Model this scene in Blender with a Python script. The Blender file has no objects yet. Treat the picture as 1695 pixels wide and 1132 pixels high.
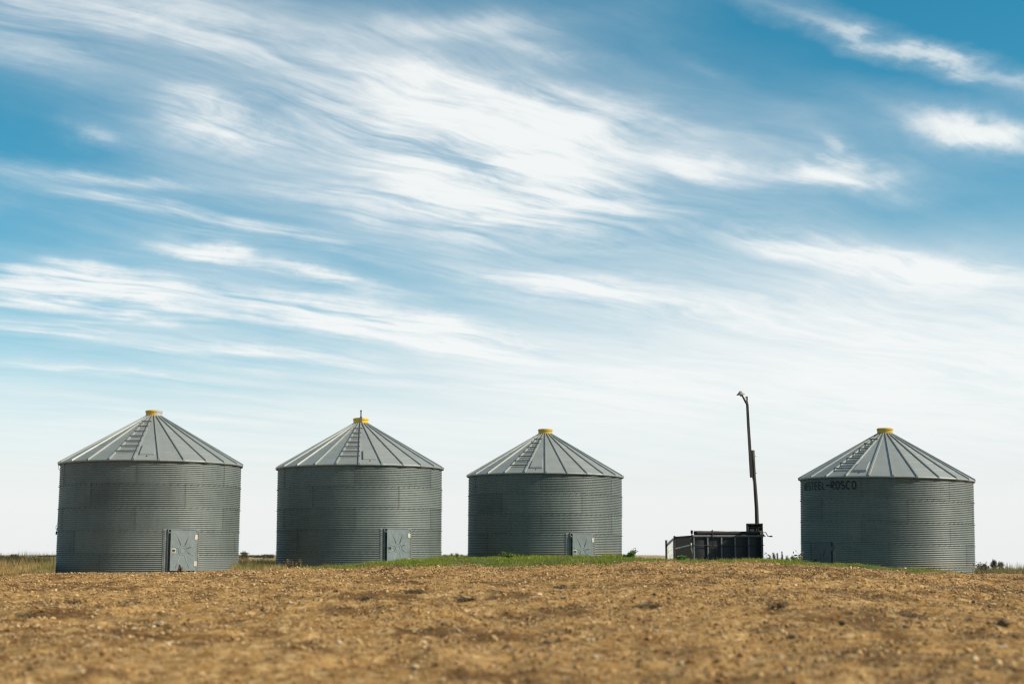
import bpy, bmesh, math, random
import numpy as np
from mathutils import Vector, Matrix

random.seed(7)
RNG = np.random.default_rng(11)
SC = bpy.context.scene
COL = SC.collection
rad = math.radians

# ------------------------------------------------------------------ camera
EYE = 0.80
F = 2354.0                       # focal length in photo pixels (50 mm on 36 mm)
HOR = 918.0
PITCH = math.atan((HOR - 566.0) / F)
cam_d = bpy.data.cameras.new('camera')
cam = bpy.data.objects.new('camera', cam_d)
COL.objects.link(cam)
cam.location = (0, 0, EYE)
cam.rotation_euler = (math.pi / 2 + PITCH, 0, 0)
cam_d.sensor_width = 36.0
cam_d.lens = F / 1695.0 * 36.0
cam_d.clip_start = 0.1
cam_d.clip_end = 20000
cam_d.dof.use_dof = True
cam_d.dof.focus_distance = 46.0
cam_d.dof.aperture_fstop = 1.35
SC.camera = cam
SC.render.resolution_x, SC.render.resolution_y = 1024, 683
SC.view_settings.view_transform = 'Standard'
SC.view_settings.look = 'None'
SC.view_settings.exposure = 0.25
SC.view_settings.gamma = 1.0
SC.cycles.use_denoising = True
SC.cycles.max_bounces = 6
SC.cycles.filter_width = 1.25

CT, ST = math.cos(PITCH), math.sin(PITCH)


def ray(px, py):
    cx, cy = (px - 847.5) / F, (566.0 - py) / F
    return Vector((cx, CT - cy * ST, ST + cy * CT))


def PX(px, py, Y):
    d = ray(px, py)
    k = Y / d.y
    return Vector((d.x * k, Y, EYE + d.z * k))


# ------------------------------------------------------------------ sun and sky
SUN_AZ = rad(104)                # clockwise from +Y
SUN_EL = rad(38)
sd = bpy.data.lights.new('sun', 'SUN')
sd.energy = 5.0
sd.angle = rad(0.6)
sd.color = (1.0, 0.905, 0.745)
sun = bpy.data.objects.new('sun', sd)
COL.objects.link(sun)
sun.rotation_euler = Vector((math.sin(SUN_AZ) * math.cos(SUN_EL), math.cos(SUN_AZ) * math.cos(SUN_EL),
                             math.sin(SUN_EL))).to_track_quat('Z', 'Y').to_euler()
sun.location = (30, -20, 40)


class NT:
    """small helper around a node tree"""
    def __init__(self, tree):
        self.t = tree
        tree.nodes.clear()

    def n(self, typ, _in=None, **kw):
        nd = self.t.nodes.new(typ)
        for k, v in kw.items():
            setattr(nd, k, v)
        for k, v in (_in or {}).items():
            s = nd.inputs[k]
            if isinstance(v, bpy.types.NodeSocket):
                self.t.links.new(v, s)
            else:
                s.default_value = v
        return nd

    def m(self, op, a, b=0.0, c=None, clamp=False):
        nd = self.n('ShaderNodeMath', operation=op, use_clamp=clamp)
        for i, v in enumerate((a, b) if c is None else (a, b, c)):
            if isinstance(v, bpy.types.NodeSocket):
                self.t.links.new(v, nd.inputs[i])
            else:
                nd.inputs[i].default_value = v
        return nd.outputs[0]

    def ss(self, v, a, b, lo=0.0, hi=1.0):
        return self.n('ShaderNodeMapRange', {0: v, 1: a, 2: b, 3: lo, 4: hi}, interpolation_type='SMOOTHSTEP').outputs[0]

    def noise(self, vec, scale, detail=4, rough=0.5, dist=0.0):
        return self.n('ShaderNodeTexNoise', {'Vector': vec, 'Scale': scale, 'Detail': detail, 'Roughness': rough,
                                             'Distortion': dist})

    def mix(self, fac, a, b, blend='MIX'):
        nd = self.n('ShaderNodeMix', data_type='RGBA', blend_type=blend)
        for i, v in ((0, fac), (6, a), (7, b)):
            if isinstance(v, bpy.types.NodeSocket):
                self.t.links.new(v, nd.inputs[i])
            else:
                nd.inputs[i].default_value = v if i == 0 else (tuple(v) + (1,))[:4]
        return nd.outputs[2]

    def ramp(self, fac, stops):
        nd = self.n('ShaderNodeValToRGB', {0: fac})
        el = nd.color_ramp.elements
        while len(el) < len(stops):
            el.new(0.5)
        for e, (p, c) in zip(el, stops):
            e.position = p
            e.color = (tuple(c) + (1,))[:4]
        return nd.outputs[0]


def ang(px, py):
    d = ray(px, py).normalized()
    return math.atan2(d.x, d.y), math.asin(d.z)


def build_world():
    w = bpy.data.worlds.new('World')
    SC.world = w
    w.use_nodes = True
    g = NT(w.node_tree)
    tc = g.n('ShaderNodeTexCoord').outputs['Generated']
    sky = g.n('ShaderNodeTexSky', sky_type='NISHITA', sun_disc=False, sun_elevation=SUN_EL, sun_rotation=SUN_AZ,
              air_density=1.0, dust_density=0.3, ozone_density=2.2, altitude=500.0)
    hs = g.n('ShaderNodeHueSaturation', {'Hue': 0.468, 'Saturation': 1.40, 'Value': 1.0, 'Color': sky.outputs[0]})
    skyc = hs.outputs[0]
    sep = g.n('ShaderNodeSeparateXYZ', {0: tc})
    x, y, z = sep.outputs
    # clouds lie on a high flat layer: direction projected on that layer
    zz = g.m('ADD', g.m('MAXIMUM', z, 0.0), 0.05)
    px, py = g.m('DIVIDE', x, zz), g.m('DIVIDE', y, zz)
    # along / across the wind
    s = g.m('ADD', g.m('MULTIPLY', px, 0.77), g.m('MULTIPLY', py, 0.64))
    t = g.m('SUBTRACT', g.m('MULTIPLY', px, 0.64), g.m('MULTIPLY', py, 0.77))
    pl = g.n('ShaderNodeCombineXYZ', {0: s, 1: t, 2: 0.0}).outputs[0]
    wob = g.noise(pl, 0.9, 3, 0.5).outputs['Color']
    wv = g.n('ShaderNodeVectorMath', {0: wob, 1: (0.5, 0.5, 0.5)}, operation='SUBTRACT').outputs[0]
    wv2 = g.n('ShaderNodeVectorMath', {0: wv, 3: 0.55}, operation='SCALE').outputs[0]
    plw = g.n('ShaderNodeVectorMath', {0: pl, 1: wv2}, operation='ADD').outputs[0]
    fib_v = g.n('ShaderNodeMapping', {0: plw, 1: (3.7, 1.3, 0), 3: (0.75, 3.4, 1)}).outputs[0]
    fib = g.noise(fib_v, 1.0, 9, 0.58, 0.25).outputs['Fac']
    puf_v = g.n('ShaderNodeMapping', {0: plw, 1: (1.7, 5.3, 0), 3: (3.2, 6.5, 1)}).outputs[0]
    puf = g.noise(puf_v, 1.0, 8, 0.62, 0.5).outputs['Fac']
    fine_v = g.n('ShaderNodeMapping', {0: plw, 1: (0, 9.3, 0), 3: (2.2, 15.0, 1)}).outputs[0]
    fine = g.noise(fine_v, 1.0, 6, 0.6, 0.35).outputs['Fac']
    # azimuth / elevation of the direction, softly warped
    az = g.m('ARCTAN2', x, y)
    el = g.m('ARCSINE', z)
    sw = g.n('ShaderNodeSeparateXYZ', {0: wv})
    fw = g.m('SUBTRACT', fib, 0.5)
    az2 = g.m('ADD', az, g.m('MULTIPLY', sw.outputs[0], 0.05))
    el2 = g.m('ADD', g.m('ADD', el, g.m('MULTIPLY', sw.outputs[1], 0.022)), g.m('MULTIPLY', fw, 0.028))
    aw = g.n('ShaderNodeSeparateXYZ', {0: g.noise(g.n('ShaderNodeCombineXYZ', {0: az, 1: g.m('MULTIPLY', el, 2.2), 2: 0.3}).outputs[0], 13.0, 6, 0.62).outputs['Color']})
    az2 = g.m('ADD', az2, g.m('MULTIPLY', g.m('SUBTRACT', aw.outputs[0], 0.5), 0.06))
    el2 = g.m('ADD', el2, g.m('MULTIPLY', g.m('SUBTRACT', aw.outputs[1], 0.5), 0.024))
    ae = g.n('ShaderNodeCombineXYZ', {0: az2, 1: el2, 2: 0.0}).outputs[0]
    # cloud banks: (x0,y0,x1,y1, half thickness, strength) read off the photograph as directions
    streaks = [
        (-250, -20, 500, 40, 62, 0.62), (120, 30, 620, 110, 40, 0.62), (500, 60, 1000, 20, 26, 0.55), (800, 60, 990, 105, 14, 0.5),
        (330, 40, 1250, 225, 34, 0.85), (-60, 80, 220, 100, 26, 0.5),
        (250, 160, 480, 225, 36, 0.95), (470, 165, 1080, 250, 92, 1.4), (600, 275, 1080, 355, 72, 1.45), (330, 205, 560, 240, 22, 0.55),
        (1020, 235, 1310, 295, 26, 0.85), (1240, 262, 1510, 292, 16, 0.85), (1340, 215, 1480, 290, 13, 0.7), (420, 280, 760, 370, 28, 0.75),
        (1470, 185, 1800, 240, 25, 0.92), (1240, -15, 1800, 172, 12, 0.78), (1080, 80, 1300, 160, 10, 0.2),
        (-80, 300, 700, 415, 22, 0.85), (-60, 280, 420, 310, 14, 0.6), (240, 400, 460, 440, 17, 1.4), (380, 430, 680, 500, 14, 1.1),
        (-150, 455, 420, 500, 38, 1.6), (330, 490, 950, 585, 29, 1.6), (720, 440, 1250, 520, 30, 1.15), (1170, 385, 1800, 470, 27, 1.15),
        (1250, 440, 1800, 500, 30, 0.6), (1000, 500, 1800, 560, 40, 0.8), (150, 560, 700, 610, 18, 0.9), (-150, 535, 300, 550, 8, 0.6), (-150, 600, 400, 625, 10, 0.7),
        (135, 212, 200, 222, 10, 0.5), (1180, 640, 2000, 640, 120, 0.9), (700, 640, 1400, 650, 70, 0.8), (-100, 680, 700, 690, 22, 0.5),
    ]
    M = HL = None
    for (x0, y0, x1, y1, hw, st) in streaks:
        a0, e0 = ang(x0, y0)
        a1, e1 = ang(x1, y1)
        L = 0.5 * math.hypot(a1 - a0, e1 - e0) + hw / F
        mp = g.n('ShaderNodeMapping', {0: ae, 1: ((a0 + a1) / 2, (e0 + e1) / 2, 0), 2: (0, 0, math.atan2(e1 - e0, a1 - a0)),
                                       3: (L * 1.25, hw / F * 1.75, 1)}, vector_type='TEXTURE')
        ln = g.n('ShaderNodeVectorMath', {0: mp.outputs[0]}, operation='LENGTH').outputs['Value']
        b = g.ss(ln, 1.0, 0.0, 0.0, st)
        h = g.ss(ln, 1.8, 0.1, 0.0, min(st, 1.1) * 0.42)
        HL = h if HL is None else g.m('SUBTRACT', g.m('ADD', HL, h), g.m('MULTIPLY', HL, h))
        if M is None:
            M = b
        else:   # soft union
            M = g.m('ADD', g.m('MAXIMUM', M, b), g.m('MULTIPLY', g.m('MINIMUM', M, b), 0.35))
    M = g.m('MINIMUM', M, 1.22)
    # thin veil that thickens towards the horizon all round, and cirrus of the same kind in the rest of the sky
    veil = g.ss(g.m('SUBTRACT', el, g.m('MULTIPLY', g.ss(az, -0.25, 0.25, -1.0, 1.0), 0.034)), 0.235, 0.085, 0.0, 1.0)
    ahead = g.ss(g.m('ABSOLUTE', az), 0.42, 0.9, 0.0, 1.0)
    high = g.ss(el, 0.42, 0.62, 0.0, 1.0)
    rest = g.m('MULTIPLY', g.m('MAXIMUM', ahead, high), 0.42)
    cov = g.m('MAXIMUM', M, rest)
    tex = g.m('ADD', g.m('MULTIPLY', g.m('SUBTRACT', fib, 0.5), 2.2),
              g.m('ADD', g.m('MULTIPLY', g.m('SUBTRACT', puf, 0.5), 1.7), g.m('MULTIPLY', g.m('SUBTRACT', fine, 0.5), 1.6)))
    tx = g.m('MAXIMUM', g.m('ADD', 0.62, tex), 0.05)
    d1 = g.m('MULTIPLY', cov, g.m('ADD', g.m('MULTIPLY', tx, 1.05), g.m('MULTIPLY', cov, 0.16)))
    d1 = g.ss(d1, 0.0, 1.15, 0.0, 0.95)
    hl = g.m('MULTIPLY', HL, g.m('ADD', 0.58, g.m('MULTIPLY', tex, 0.33)), clamp=True)
    d1 = g.m('SUBTRACT', g.m('ADD', d1, hl), g.m('MULTIPLY', d1, hl), clamp=True)
    v2 = g.m('MULTIPLY', g.m('POWER', veil, 1.3), g.m('ADD', 0.90, g.m('MULTIPLY', g.m('SUBTRACT', fib, 0.5), g.m('MULTIPLY', g.m('SUBTRACT', 1.15, veil), 2.2))), clamp=True)
    v2 = g.m('MAXIMUM', g.m('MULTIPLY', v2, 0.95), g.ss(el, 0.13, 0.03, 0.0, 0.97))
    dens = g.m('SUBTRACT', g.m('ADD', d1, v2), g.m('MULTIPLY', d1, v2), clamp=True)
    b1 = g.n('ShaderNodeBackground', {0: skyc, 1: 0.097})
    b2 = g.n('ShaderNodeBackground', {0: (0.925, 0.95, 0.945, 1), 1: g.ss(el, -0.01, 0.13, 0.77, 0.83)})
    ms = g.n('ShaderNodeMixShader', {0: dens, 1: b1.outputs[0], 2: b2.outputs[0]})
    out = g.n('ShaderNodeOutputWorld', {0: ms.outputs[0]})
    w.cycles.sampling_method = 'MANUAL'
    w.cycles.sample_map_resolution = 512


build_world()


# ------------------------------------------------------------------ small helpers
def tag(o, label=None, cat=None, group=None, kind=None):
    if label: o['label'] = label
    if cat: o['category'] = cat
    if group: o['group'] = group
    if kind: o['kind'] = kind
    return o


def empty(name, loc, rot=(0, 0, 0)):
    o = bpy.data.objects.new(name, None)
    o.empty_display_size = 0.3
    o.location, o.rotation_euler = loc, rot
    COL.objects.link(o)
    return o


def link(name, me, parent=None, mat=None, loc=(0, 0, 0), rot=(0, 0, 0)):
    o = bpy.data.objects.new(name, me)
    if mat is not None and not me.materials:
        me.materials.append(mat)
    o.location, o.rotation_euler = loc, rot
    o.parent = parent
    COL.objects.link(o)
    return o


class MB:
    """collects simple shapes into one mesh"""
    def __init__(self):
        self.v, self.f = [], []

    def add(self, vs, fs):
        k = len(self.v)
        self.v += [tuple(p) for p in vs]
        self.f += [tuple(i + k for i in q) for q in fs]
        return self

    def hexa(self, p):           # 8 corners, bottom 4 then top 4
        return self.add(p, [(3, 2, 1, 0), (4, 5, 6, 7), (0, 1, 5, 4), (1, 2, 6, 5), (2, 3, 7, 6), (3, 0, 4, 7)])

    def box(self, x0, x1, y0, y1, z0, z1):
        return self.hexa([(x0, y0, z0), (x1, y0, z0), (x1, y1, z0), (x0, y1, z0), (x0, y0, z1), (x1, y0, z1), (x1, y1, z1), (x0, y1, z1)])

    def tube(self, pts, rs, n=8, cap=True):
        pts = [Vector(p) for p in pts]
        if not isinstance(rs, (list, tuple)):
            rs = [rs] * len(pts)
        k = len(self.v)
        for i, p in enumerate(pts):
            a = pts[max(i - 1, 0)]
            b = pts[min(i + 1, len(pts) - 1)]
            d = (b - a).normalized()
            u = d.cross(Vector((0, 0, 1)))
            if u.length < 0.05:
                u = d.cross(Vector((1, 0, 0)))
            u.normalize()
            w = d.cross(u)
            for j in range(n):
                t = 2 * math.pi * j / n
                self.v.append(tuple(p + (u * math.cos(t) + w * math.sin(t)) * rs[i]))
        for i in range(len(pts) - 1):
            for j in range(n):
                a, b = k + i * n + j, k + i * n + (j + 1) % n
                self.f.append((a, b, b + n, a + n))
        if cap:
            self.f.append(tuple(k + j for j in range(n))[::-1])
            self.f.append(tuple(k + (len(pts) - 1) * n + j for j in range(n)))
        return self

    def lathe(self, prof, n=32, c=(0, 0)):   # (r,z) list
        k = len(self.v)
        for r, z in prof:
            for j in range(n):
                t = 2 * math.pi * j / n
                self.v.append((c[0] + r * math.cos(t), c[1] + r * math.sin(t), z))
        for i in range(len(prof) - 1):
            for j in range(n):
                a, b = k + i * n + j, k + i * n + (j + 1) % n
                self.f.append((a, b, b + n, a + n))
        return self

    def mesh(self, name, mat=None, smooth=False, bevel=0.0):
        me = bpy.data.meshes.new(name)
        me.from_pydata(self.v, [], self.f)
        if bevel > 0:
            bm = bmesh.new()
            bm.from_mesh(me)
            bmesh.ops.recalc_face_normals(bm, faces=bm.faces)
            bmesh.ops.bevel(bm, geom=[e for e in bm.edges if e.is_manifold and e.calc_face_angle(0) > 0.6], offset=bevel, segments=1,
                            affect='EDGES', clamp_overlap=True)
            bm.to_mesh(me)
            bm.free()
        else:
            bm = bmesh.new()
            bm.from_mesh(me)
            bmesh.ops.recalc_face_normals(bm, faces=bm.faces)
            bm.to_mesh(me)
            bm.free()
        if smooth:
            me.shade_smooth()
        if mat is not None:
            me.materials.append(mat)
        return me


def material(name, fn):
    m = bpy.data.materials.new(name)
    m.use_nodes = True
    g = NT(m.node_tree)
    out = g.n('ShaderNodeOutputMaterial')
    b = g.n('ShaderNodeBsdfPrincipled')
    g.t.links.new(b.outputs[0], out.inputs[0])
    fn(g, b)
    return m


def setin(g, b, **kw):
    for k, v in kw.items():
        k = k.replace('_', ' ')
        if isinstance(v, bpy.types.NodeSocket):
            g.t.links.new(v, b.inputs[k])
        else:
            b.inputs[k].default_value = (tuple(v) + (1,))[:4] if isinstance(v, tuple) else v


def coords(g):
    return g.n('ShaderNodeTexCoord').outputs['Object']


def orand(g):
    return g.n('ShaderNodeObjectInfo').outputs['Random']


# ------------------------------------------------------------------ materials
def mat_wall(g, b):
    uv = g.n('ShaderNodeUVMap').outputs[0]
    sep = g.n('ShaderNodeSeparateXYZ', {0: uv})
    r = orand(g)
    pos = g.n('ShaderNodeNewGeometry').outputs['Position']
    n1 = g.noise(pos, 1.3, 5, 0.6).outputs['Fac']
    n2 = g.noise(g.n('ShaderNodeMapping', {0: pos, 3: (9, 9, 0.7)}).outputs[0], 1.0, 4, 0.6).outputs['Fac']
    spang = g.n('ShaderNodeTexVoronoi', {'Vector': pos, 'Scale': 45.0}).outputs['Color']
    sp = g.n('ShaderNodeSeparateXYZ', {0: spang}).outputs[0]
    val = g.m('ADD', g.m('ADD', g.m('MULTIPLY', n1, 0.16), g.m('MULTIPLY', n2, 0.16)),
              g.m('ADD', g.m('MULTIPLY', r, 0.085), g.m('MULTIPLY', sp, 0.07)))
    c = g.ramp(val, [(0.08, (0.076, 0.092, 0.088)), (0.42, (0.224, 0.253, 0.236))])
    oc = g.n('ShaderNodeSeparateXYZ', {0: g.n('ShaderNodeObjectInfo').outputs['Color']}).outputs
    c = g.mix(1.0, c, g.n('ShaderNodeCombineXYZ', {0: oc[1], 1: oc[1], 2: oc[1]}).outputs[0], 'MULTIPLY')
    # rust and grime at the lapped sheet edge
    edge = g.m('MINIMUM', sep.outputs[0], g.m('SUBTRACT', 1.0, sep.outputs[0]))
    en = g.noise(pos, 7.0, 4, 0.7).outputs['Fac']
    ew = g.ss(edge, g.m('ADD', 0.001, g.m('MULTIPLY', en, 0.012)), 0.0, 0.0, 1.0)
    c = g.mix(g.m('MULTIPLY', ew, g.m('MULTIPLY', g.m('ADD', 0.35, g.m('MULTIPLY', r, 0.65)), oc[0])), c, (0.085, 0.055, 0.035))
    # dust and mud splashed up on the lowest sheets
    mud = g.m('MULTIPLY', g.m('MULTIPLY', oc[2], g.ss(sep.outputs[1], g.m('MULTIPLY', en, 0.75), 0.0, 0.0, 0.75)), n2)
    c = g.mix(mud, c, (0.22, 0.155, 0.085))
    # dirt along the upper ring joint
    vt = g.ss(sep.outputs[1], 0.965, 1.0, 0.0, 0.4)
    stk = g.m('MULTIPLY', g.ss(n2, 0.56, 0.72, 0.0, 0.35), g.ss(sep.outputs[1], 0.2, 0.95))
    c = g.mix(g.m('MULTIPLY', stk, oc[0]), c, (0.075, 0.065, 0.05))
    c = g.mix(g.m('MULTIPLY', vt, en), c, (0.10, 0.085, 0.065))
    setin(g, b, Base_Color=c, Metallic=0.28, Roughness=g.m('ADD', 0.44, g.m('MULTIPLY', n1, 0.2)))


def mat_roof(g, b):
    pos = g.n('ShaderNodeNewGeometry').outputs['Position']
    r = orand(g)
    n1 = g.noise(pos, 1.8, 6, 0.65).outputs['Fac']
    n2 = g.noise(pos, 14.0, 4, 0.6).outputs['Fac']
    val = g.m('ADD', g.m('MULTIPLY', n1, 0.55), g.m('ADD', g.m('MULTIPLY', n2, 0.22), g.m('MULTIPLY', r, 0.22)))
    c = g.ramp(val, [(0.2, (0.205, 0.215, 0.20)), (0.5, (0.275, 0.287, 0.268)), (0.85, (0.34, 0.352, 0.33))])
    rust = g.ss(g.noise(pos, 3.1, 6, 0.7).outputs['Fac'], 0.62, 0.78, 0.0, 0.45)
    c = g.mix(rust, c, (0.24, 0.20, 0.14))
    bump = g.n('ShaderNodeBump', {'Strength': 0.25, 'Distance': 0.02, 'Height': g.noise(pos, 2.5, 3, 0.5).outputs['Fac']})
    setin(g, b, Base_Color=c, Metallic=0.35, Roughness=0.52, Normal=bump.outputs[0])


def plain(col, rough=0.6, metal=0.0, var=0.35, scale=4.0, dirt=(0.12, 0.09, 0.06), damt=0.35):
    def f(g, b):
        pos = g.n('ShaderNodeNewGeometry').outputs['Position']
        n1 = g.noise(pos, scale, 6, 0.65).outputs['Fac']
        n2 = g.noise(pos, scale * 5.3, 5, 0.65).outputs['Fac']
        lo = tuple(x * (1 - var) for x in col)
        hi = tuple(min(x * (1 + var), 1) for x in col)
        c = g.ramp(n1, [(0.3, lo), (0.7, hi)])
        c = g.mix(g.ss(n2, 0.52, 0.75, 0.0, damt), c, dirt)
        setin(g, b, Base_Color=c, Metallic=metal, Roughness=rough)
    return f


def mat_wornyellow(g, b):
    pos = coords(g)
    n = g.noise(pos, 6.0, 6, 0.7).outputs['Fac']
    sep = g.n('ShaderNodeSeparateXYZ', {0: pos})
    k = g.m('ADD', n, g.m('MULTIPLY', sep.outputs[0], 0.9))
    c = g.mix(g.ss(k, 0.52, 0.62), (0.60, 0.36, 0.03), (0.36, 0.37, 0.34))
    setin(g, b, Base_Color=c, Roughness=0.55, Metallic=0.1)


def mat_wood(g, b):
    pos = coords(g)
    st = g.n('ShaderNodeMapping', {0: pos, 3: (22, 22, 1.2)}).outputs[0]
    n = g.noise(st, 1.0, 6, 0.7).outputs['Fac']
    c = g.ramp(n, [(0.3, (0.022, 0.018, 0.015)), (0.55, (0.07, 0.06, 0.05)), (0.8, (0.15, 0.135, 0.12))])
    bump = g.n('ShaderNodeBump', {'Strength': 0.6, 'Distance': 0.01, 'Height': n})
    setin(g, b, Base_Color=c, Roughness=0.85, Normal=bump.outputs[0])


def mat_attr(rough=0.7, trans=0.0):
    def f(g, b):
        a = g.n('ShaderNodeAttribute', attribute_name='col').outputs['Color']
        setin(g, b, Base_Color=a, Roughness=rough)
        if trans > 0:
            tr = g.n('ShaderNodeBsdfTranslucent', {0: a})
            out = [n for n in g.t.nodes if n.type == 'OUTPUT_MATERIAL'][0]
            ms = g.n('ShaderNodeMixShader', {0: trans, 1: b.outputs[0], 2: tr.outputs[0]})
            g.t.links.new(ms.outputs[0], out.inputs[0])
    return f


def mat_stone(g, b):
    r = orand(g)
    pos = coords(g)
    c = g.ramp(r, [(0.0, (0.085, 0.043, 0.017)), (0.25, (0.20, 0.112, 0.040)), (0.5, (0.34, 0.21, 0.085)), (0.66, (0.50, 0.34, 0.155)),
                   (0.82, (0.62, 0.46, 0.25)), (0.90, (0.27, 0.22, 0.16)), (1.0, (0.80, 0.68, 0.48))])
    n = g.noise(pos, 3.0, 3, 0.6).outputs['Fac']
    c = g.mix(0.35, c, g.mix(n, (0.15, 0.08, 0.03), (0.40, 0.25, 0.10)))
    c = g.mix(1.0, c, (1.04, 0.95, 0.80), 'MULTIPLY')
    setin(g, b, Base_Color=c, Roughness=0.88)


def mat_ground(g, b):
    pos = g.n('ShaderNodeNewGeometry').outputs['Position']
    a = g.n('ShaderNodeAttribute', attribute_name='mask').outputs['Color']
    ms = g.n('ShaderNodeSeparateXYZ', {0: a}).outputs
    n1 = g.noise(pos, 0.35, 5, 0.6).outputs['Fac']
    n2 = g.noise(pos, 6.0, 8, 0.72).outputs['Fac']
    n3 = g.noise(pos, 45.0, 5, 0.7).outputs['Fac']
    soil = g.ramp(g.m('ADD', g.m('MULTIPLY', n2, 0.6), g.m('MULTIPLY', n3, 0.4)),
                  [(0.37, (0.085, 0.046, 0.017)), (0.5, (0.30, 0.182, 0.070)), (0.63, (0.52, 0.345, 0.155))])
    pat = g.noise(g.n('ShaderNodeMapping', {0: pos, 3: (0.8, 0.5, 1.0)}).outputs[0], 1.0, 8, 0.72).outputs['Fac']
    soil = g.mix(g.ss(pat, 0.49, 0.60, 0.0, 0.82), soil, (0.075, 0.039, 0.015))
    soil = g.mix(g.ss(n1, 0.40, 0.62, 0.0, 0.4), soil, (0.27, 0.162, 0.064))
    fs = g.noise(g.n('ShaderNodeMapping', {0: pos, 3: (1.0, 0.25, 1.0)}).outputs[0], 0.08, 6, 0.65).outputs['Fac']
    field = g.ramp(fs, [(0.3, (0.22, 0.155, 0.085)), (0.55, (0.33, 0.245, 0.145)), (0.75, (0.38, 0.30, 0.19))])
    turf = g.ramp(n2, [(0.3, (0.035, 0.05, 0.012)), (0.7, (0.09, 0.12, 0.03))])
    wp = g.n('ShaderNodeVectorMath', {0: pos, 1: g.n('ShaderNodeVectorMath', {0: g.noise(pos, 9.0, 3, 0.6).outputs['Color'], 3: 0.09}, operation='SCALE').outputs[0]}, operation='ADD').outputs[0]
    vo = g.n('ShaderNodeTexVoronoi', {'Vector': wp, 'Scale': 15.0, 'Randomness': 1.0})
    vr = g.n('ShaderNodeSeparateXYZ', {0: vo.outputs['Color']}).outputs[0]
    cell = g.ramp(vr, [(0.0, (0.07, 0.038, 0.016)), (0.3, (0.20, 0.12, 0.052)), (0.6, (0.34, 0.22, 0.10)), (0.85, (0.46, 0.33, 0.17)), (1.0, (0.64, 0.52, 0.33))])
    soil = g.mix(0.40, soil, cell)
    soil = g.mix(g.ss(pat, 0.50, 0.60, 0.0, 0.72), soil, (0.088, 0.045, 0.016))
    soil = g.mix(1.0, soil, (1.06, 0.97, 0.81), 'MULTIPLY')
    c = g.mix(ms[1], soil, field)
    c = g.mix(ms[0], c, turf)
    bump = g.n('ShaderNodeBump', {'Strength': 0.9, 'Distance': 0.03,
                                  'Height': g.m('ADD', g.m('MULTIPLY', n2, 0.8), g.m('MULTIPLY', n3, 0.4))})
    setin(g, b, Base_Color=c, Roughness=0.95, Normal=bump.outputs[0])
    b.inputs['Specular IOR Level'].default_value = 0.15


M = {
    'wall': material('galvanised_wall', mat_wall),
    'roof': material('galvanised_roof', mat_roof),
    'door': material('painted_door', plain((0.18, 0.215, 0.215), 0.55, 0.2, 0.15, 3.0, (0.16, 0.15, 0.12), 0.3)),
    'door_shaded': material('shaded_door_paint', plain((0.085, 0.10, 0.11), 0.55, 0.2, 0.15, 3.0, (0.06, 0.06, 0.05), 0.3)),  # door paint darkened to carry the shade on the lettered bin's unlit side
    'flange': material('galvanised_flange', plain((0.165, 0.178, 0.17), 0.6, 0.2, 0.25, 6.0)),
    'hinge': material('pale_hinge', plain((0.52, 0.50, 0.40), 0.6, 0.0, 0.3, 12.0)),
    'bolt': material('bolt_steel', plain((0.045, 0.04, 0.035), 0.6, 0.4, 0.4, 10.0)),
    'yellow': material('yellow_paint', plain((0.66, 0.42, 0.02), 0.45, 0.0, 0.12, 5.0, (0.25, 0.16, 0.04), 0.35)),
    'dullyellow': material('dull_yellow_paint', plain((0.50, 0.33, 0.035), 0.55, 0.0, 0.2, 5.0, (0.17, 0.12, 0.05), 0.5)),
    'wornyellow': material('worn_yellow_paint', mat_wornyellow),
    'dark': material('dark_hole', plain((0.010, 0.010, 0.010), 0.8, 0, 0.3, 4.0, (0.02, 0.017, 0.014), 0.3)),
    'sign_paint': material('black_sign_paint', plain((0.016, 0.018, 0.019), 0.6, 0.0, 0.4, 9.0, (0.06, 0.065, 0.06), 0.35)),
    'black': material('black_steel', plain((0.011, 0.0115, 0.0135), 0.5, 0.0, 0.4, 3.0, (0.06, 0.055, 0.05), 0.5)),
    'rib_steel': material('grey_rib_steel', plain((0.15, 0.155, 0.16), 0.6, 0.1, 0.3, 8.0)),
    'tarp': material('dark_brown_tarp', plain((0.022, 0.013, 0.010), 0.75, 0.0, 0.4, 5.0)),
    'gate': material('pale_gate', plain((0.74, 0.77, 0.74), 0.7, 0.0, 0.2, 2.0, (0.15, 0.11, 0.07), 0.6)),
    'rusty': material('rusty_steel', plain((0.05, 0.03, 0.022), 0.8, 0.1, 0.4, 6.0)),
    'strap': material('straw_rope', plain((0.40, 0.33, 0.16), 0.8, 0.0, 0.3, 9.0)),
    'wood': material('weathered_wood', mat_wood),
    'shade': material('lamp_shade_metal', plain((0.26, 0.23, 0.20), 0.6, 0.2, 0.25, 12.0)),
    'wire': material('pale_wire', plain((0.35, 0.34, 0.30), 0.6)),
    'cable': material('dark_cable', plain((0.04, 0.04, 0.04), 0.6)),
    'leaf': material('leaf_blade', mat_attr(0.65, 0.42)),
    'twig': material('dry_stem', mat_attr(0.85, 0.0)),
    'bark': material('tree_bark', plain((0.09, 0.07, 0.05), 0.9)),
    'stone': material('gravel_stone', mat_stone),
    'ground': material('ground_soil', mat_ground),
}


# ------------------------------------------------------------------ noise in numpy
def _hash(ix, iy, seed):
    h = (ix.astype(np.int64) * 374761393 + iy.astype(np.int64) * 668265263 + seed * 1442695041) & 0xFFFFFFFF
    h = ((h ^ (h >> 13)) * 1274126177) & 0xFFFFFFFF
    return ((h ^ (h >> 16)) & 0xFFFFFF) / float(0xFFFFFF)


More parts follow.
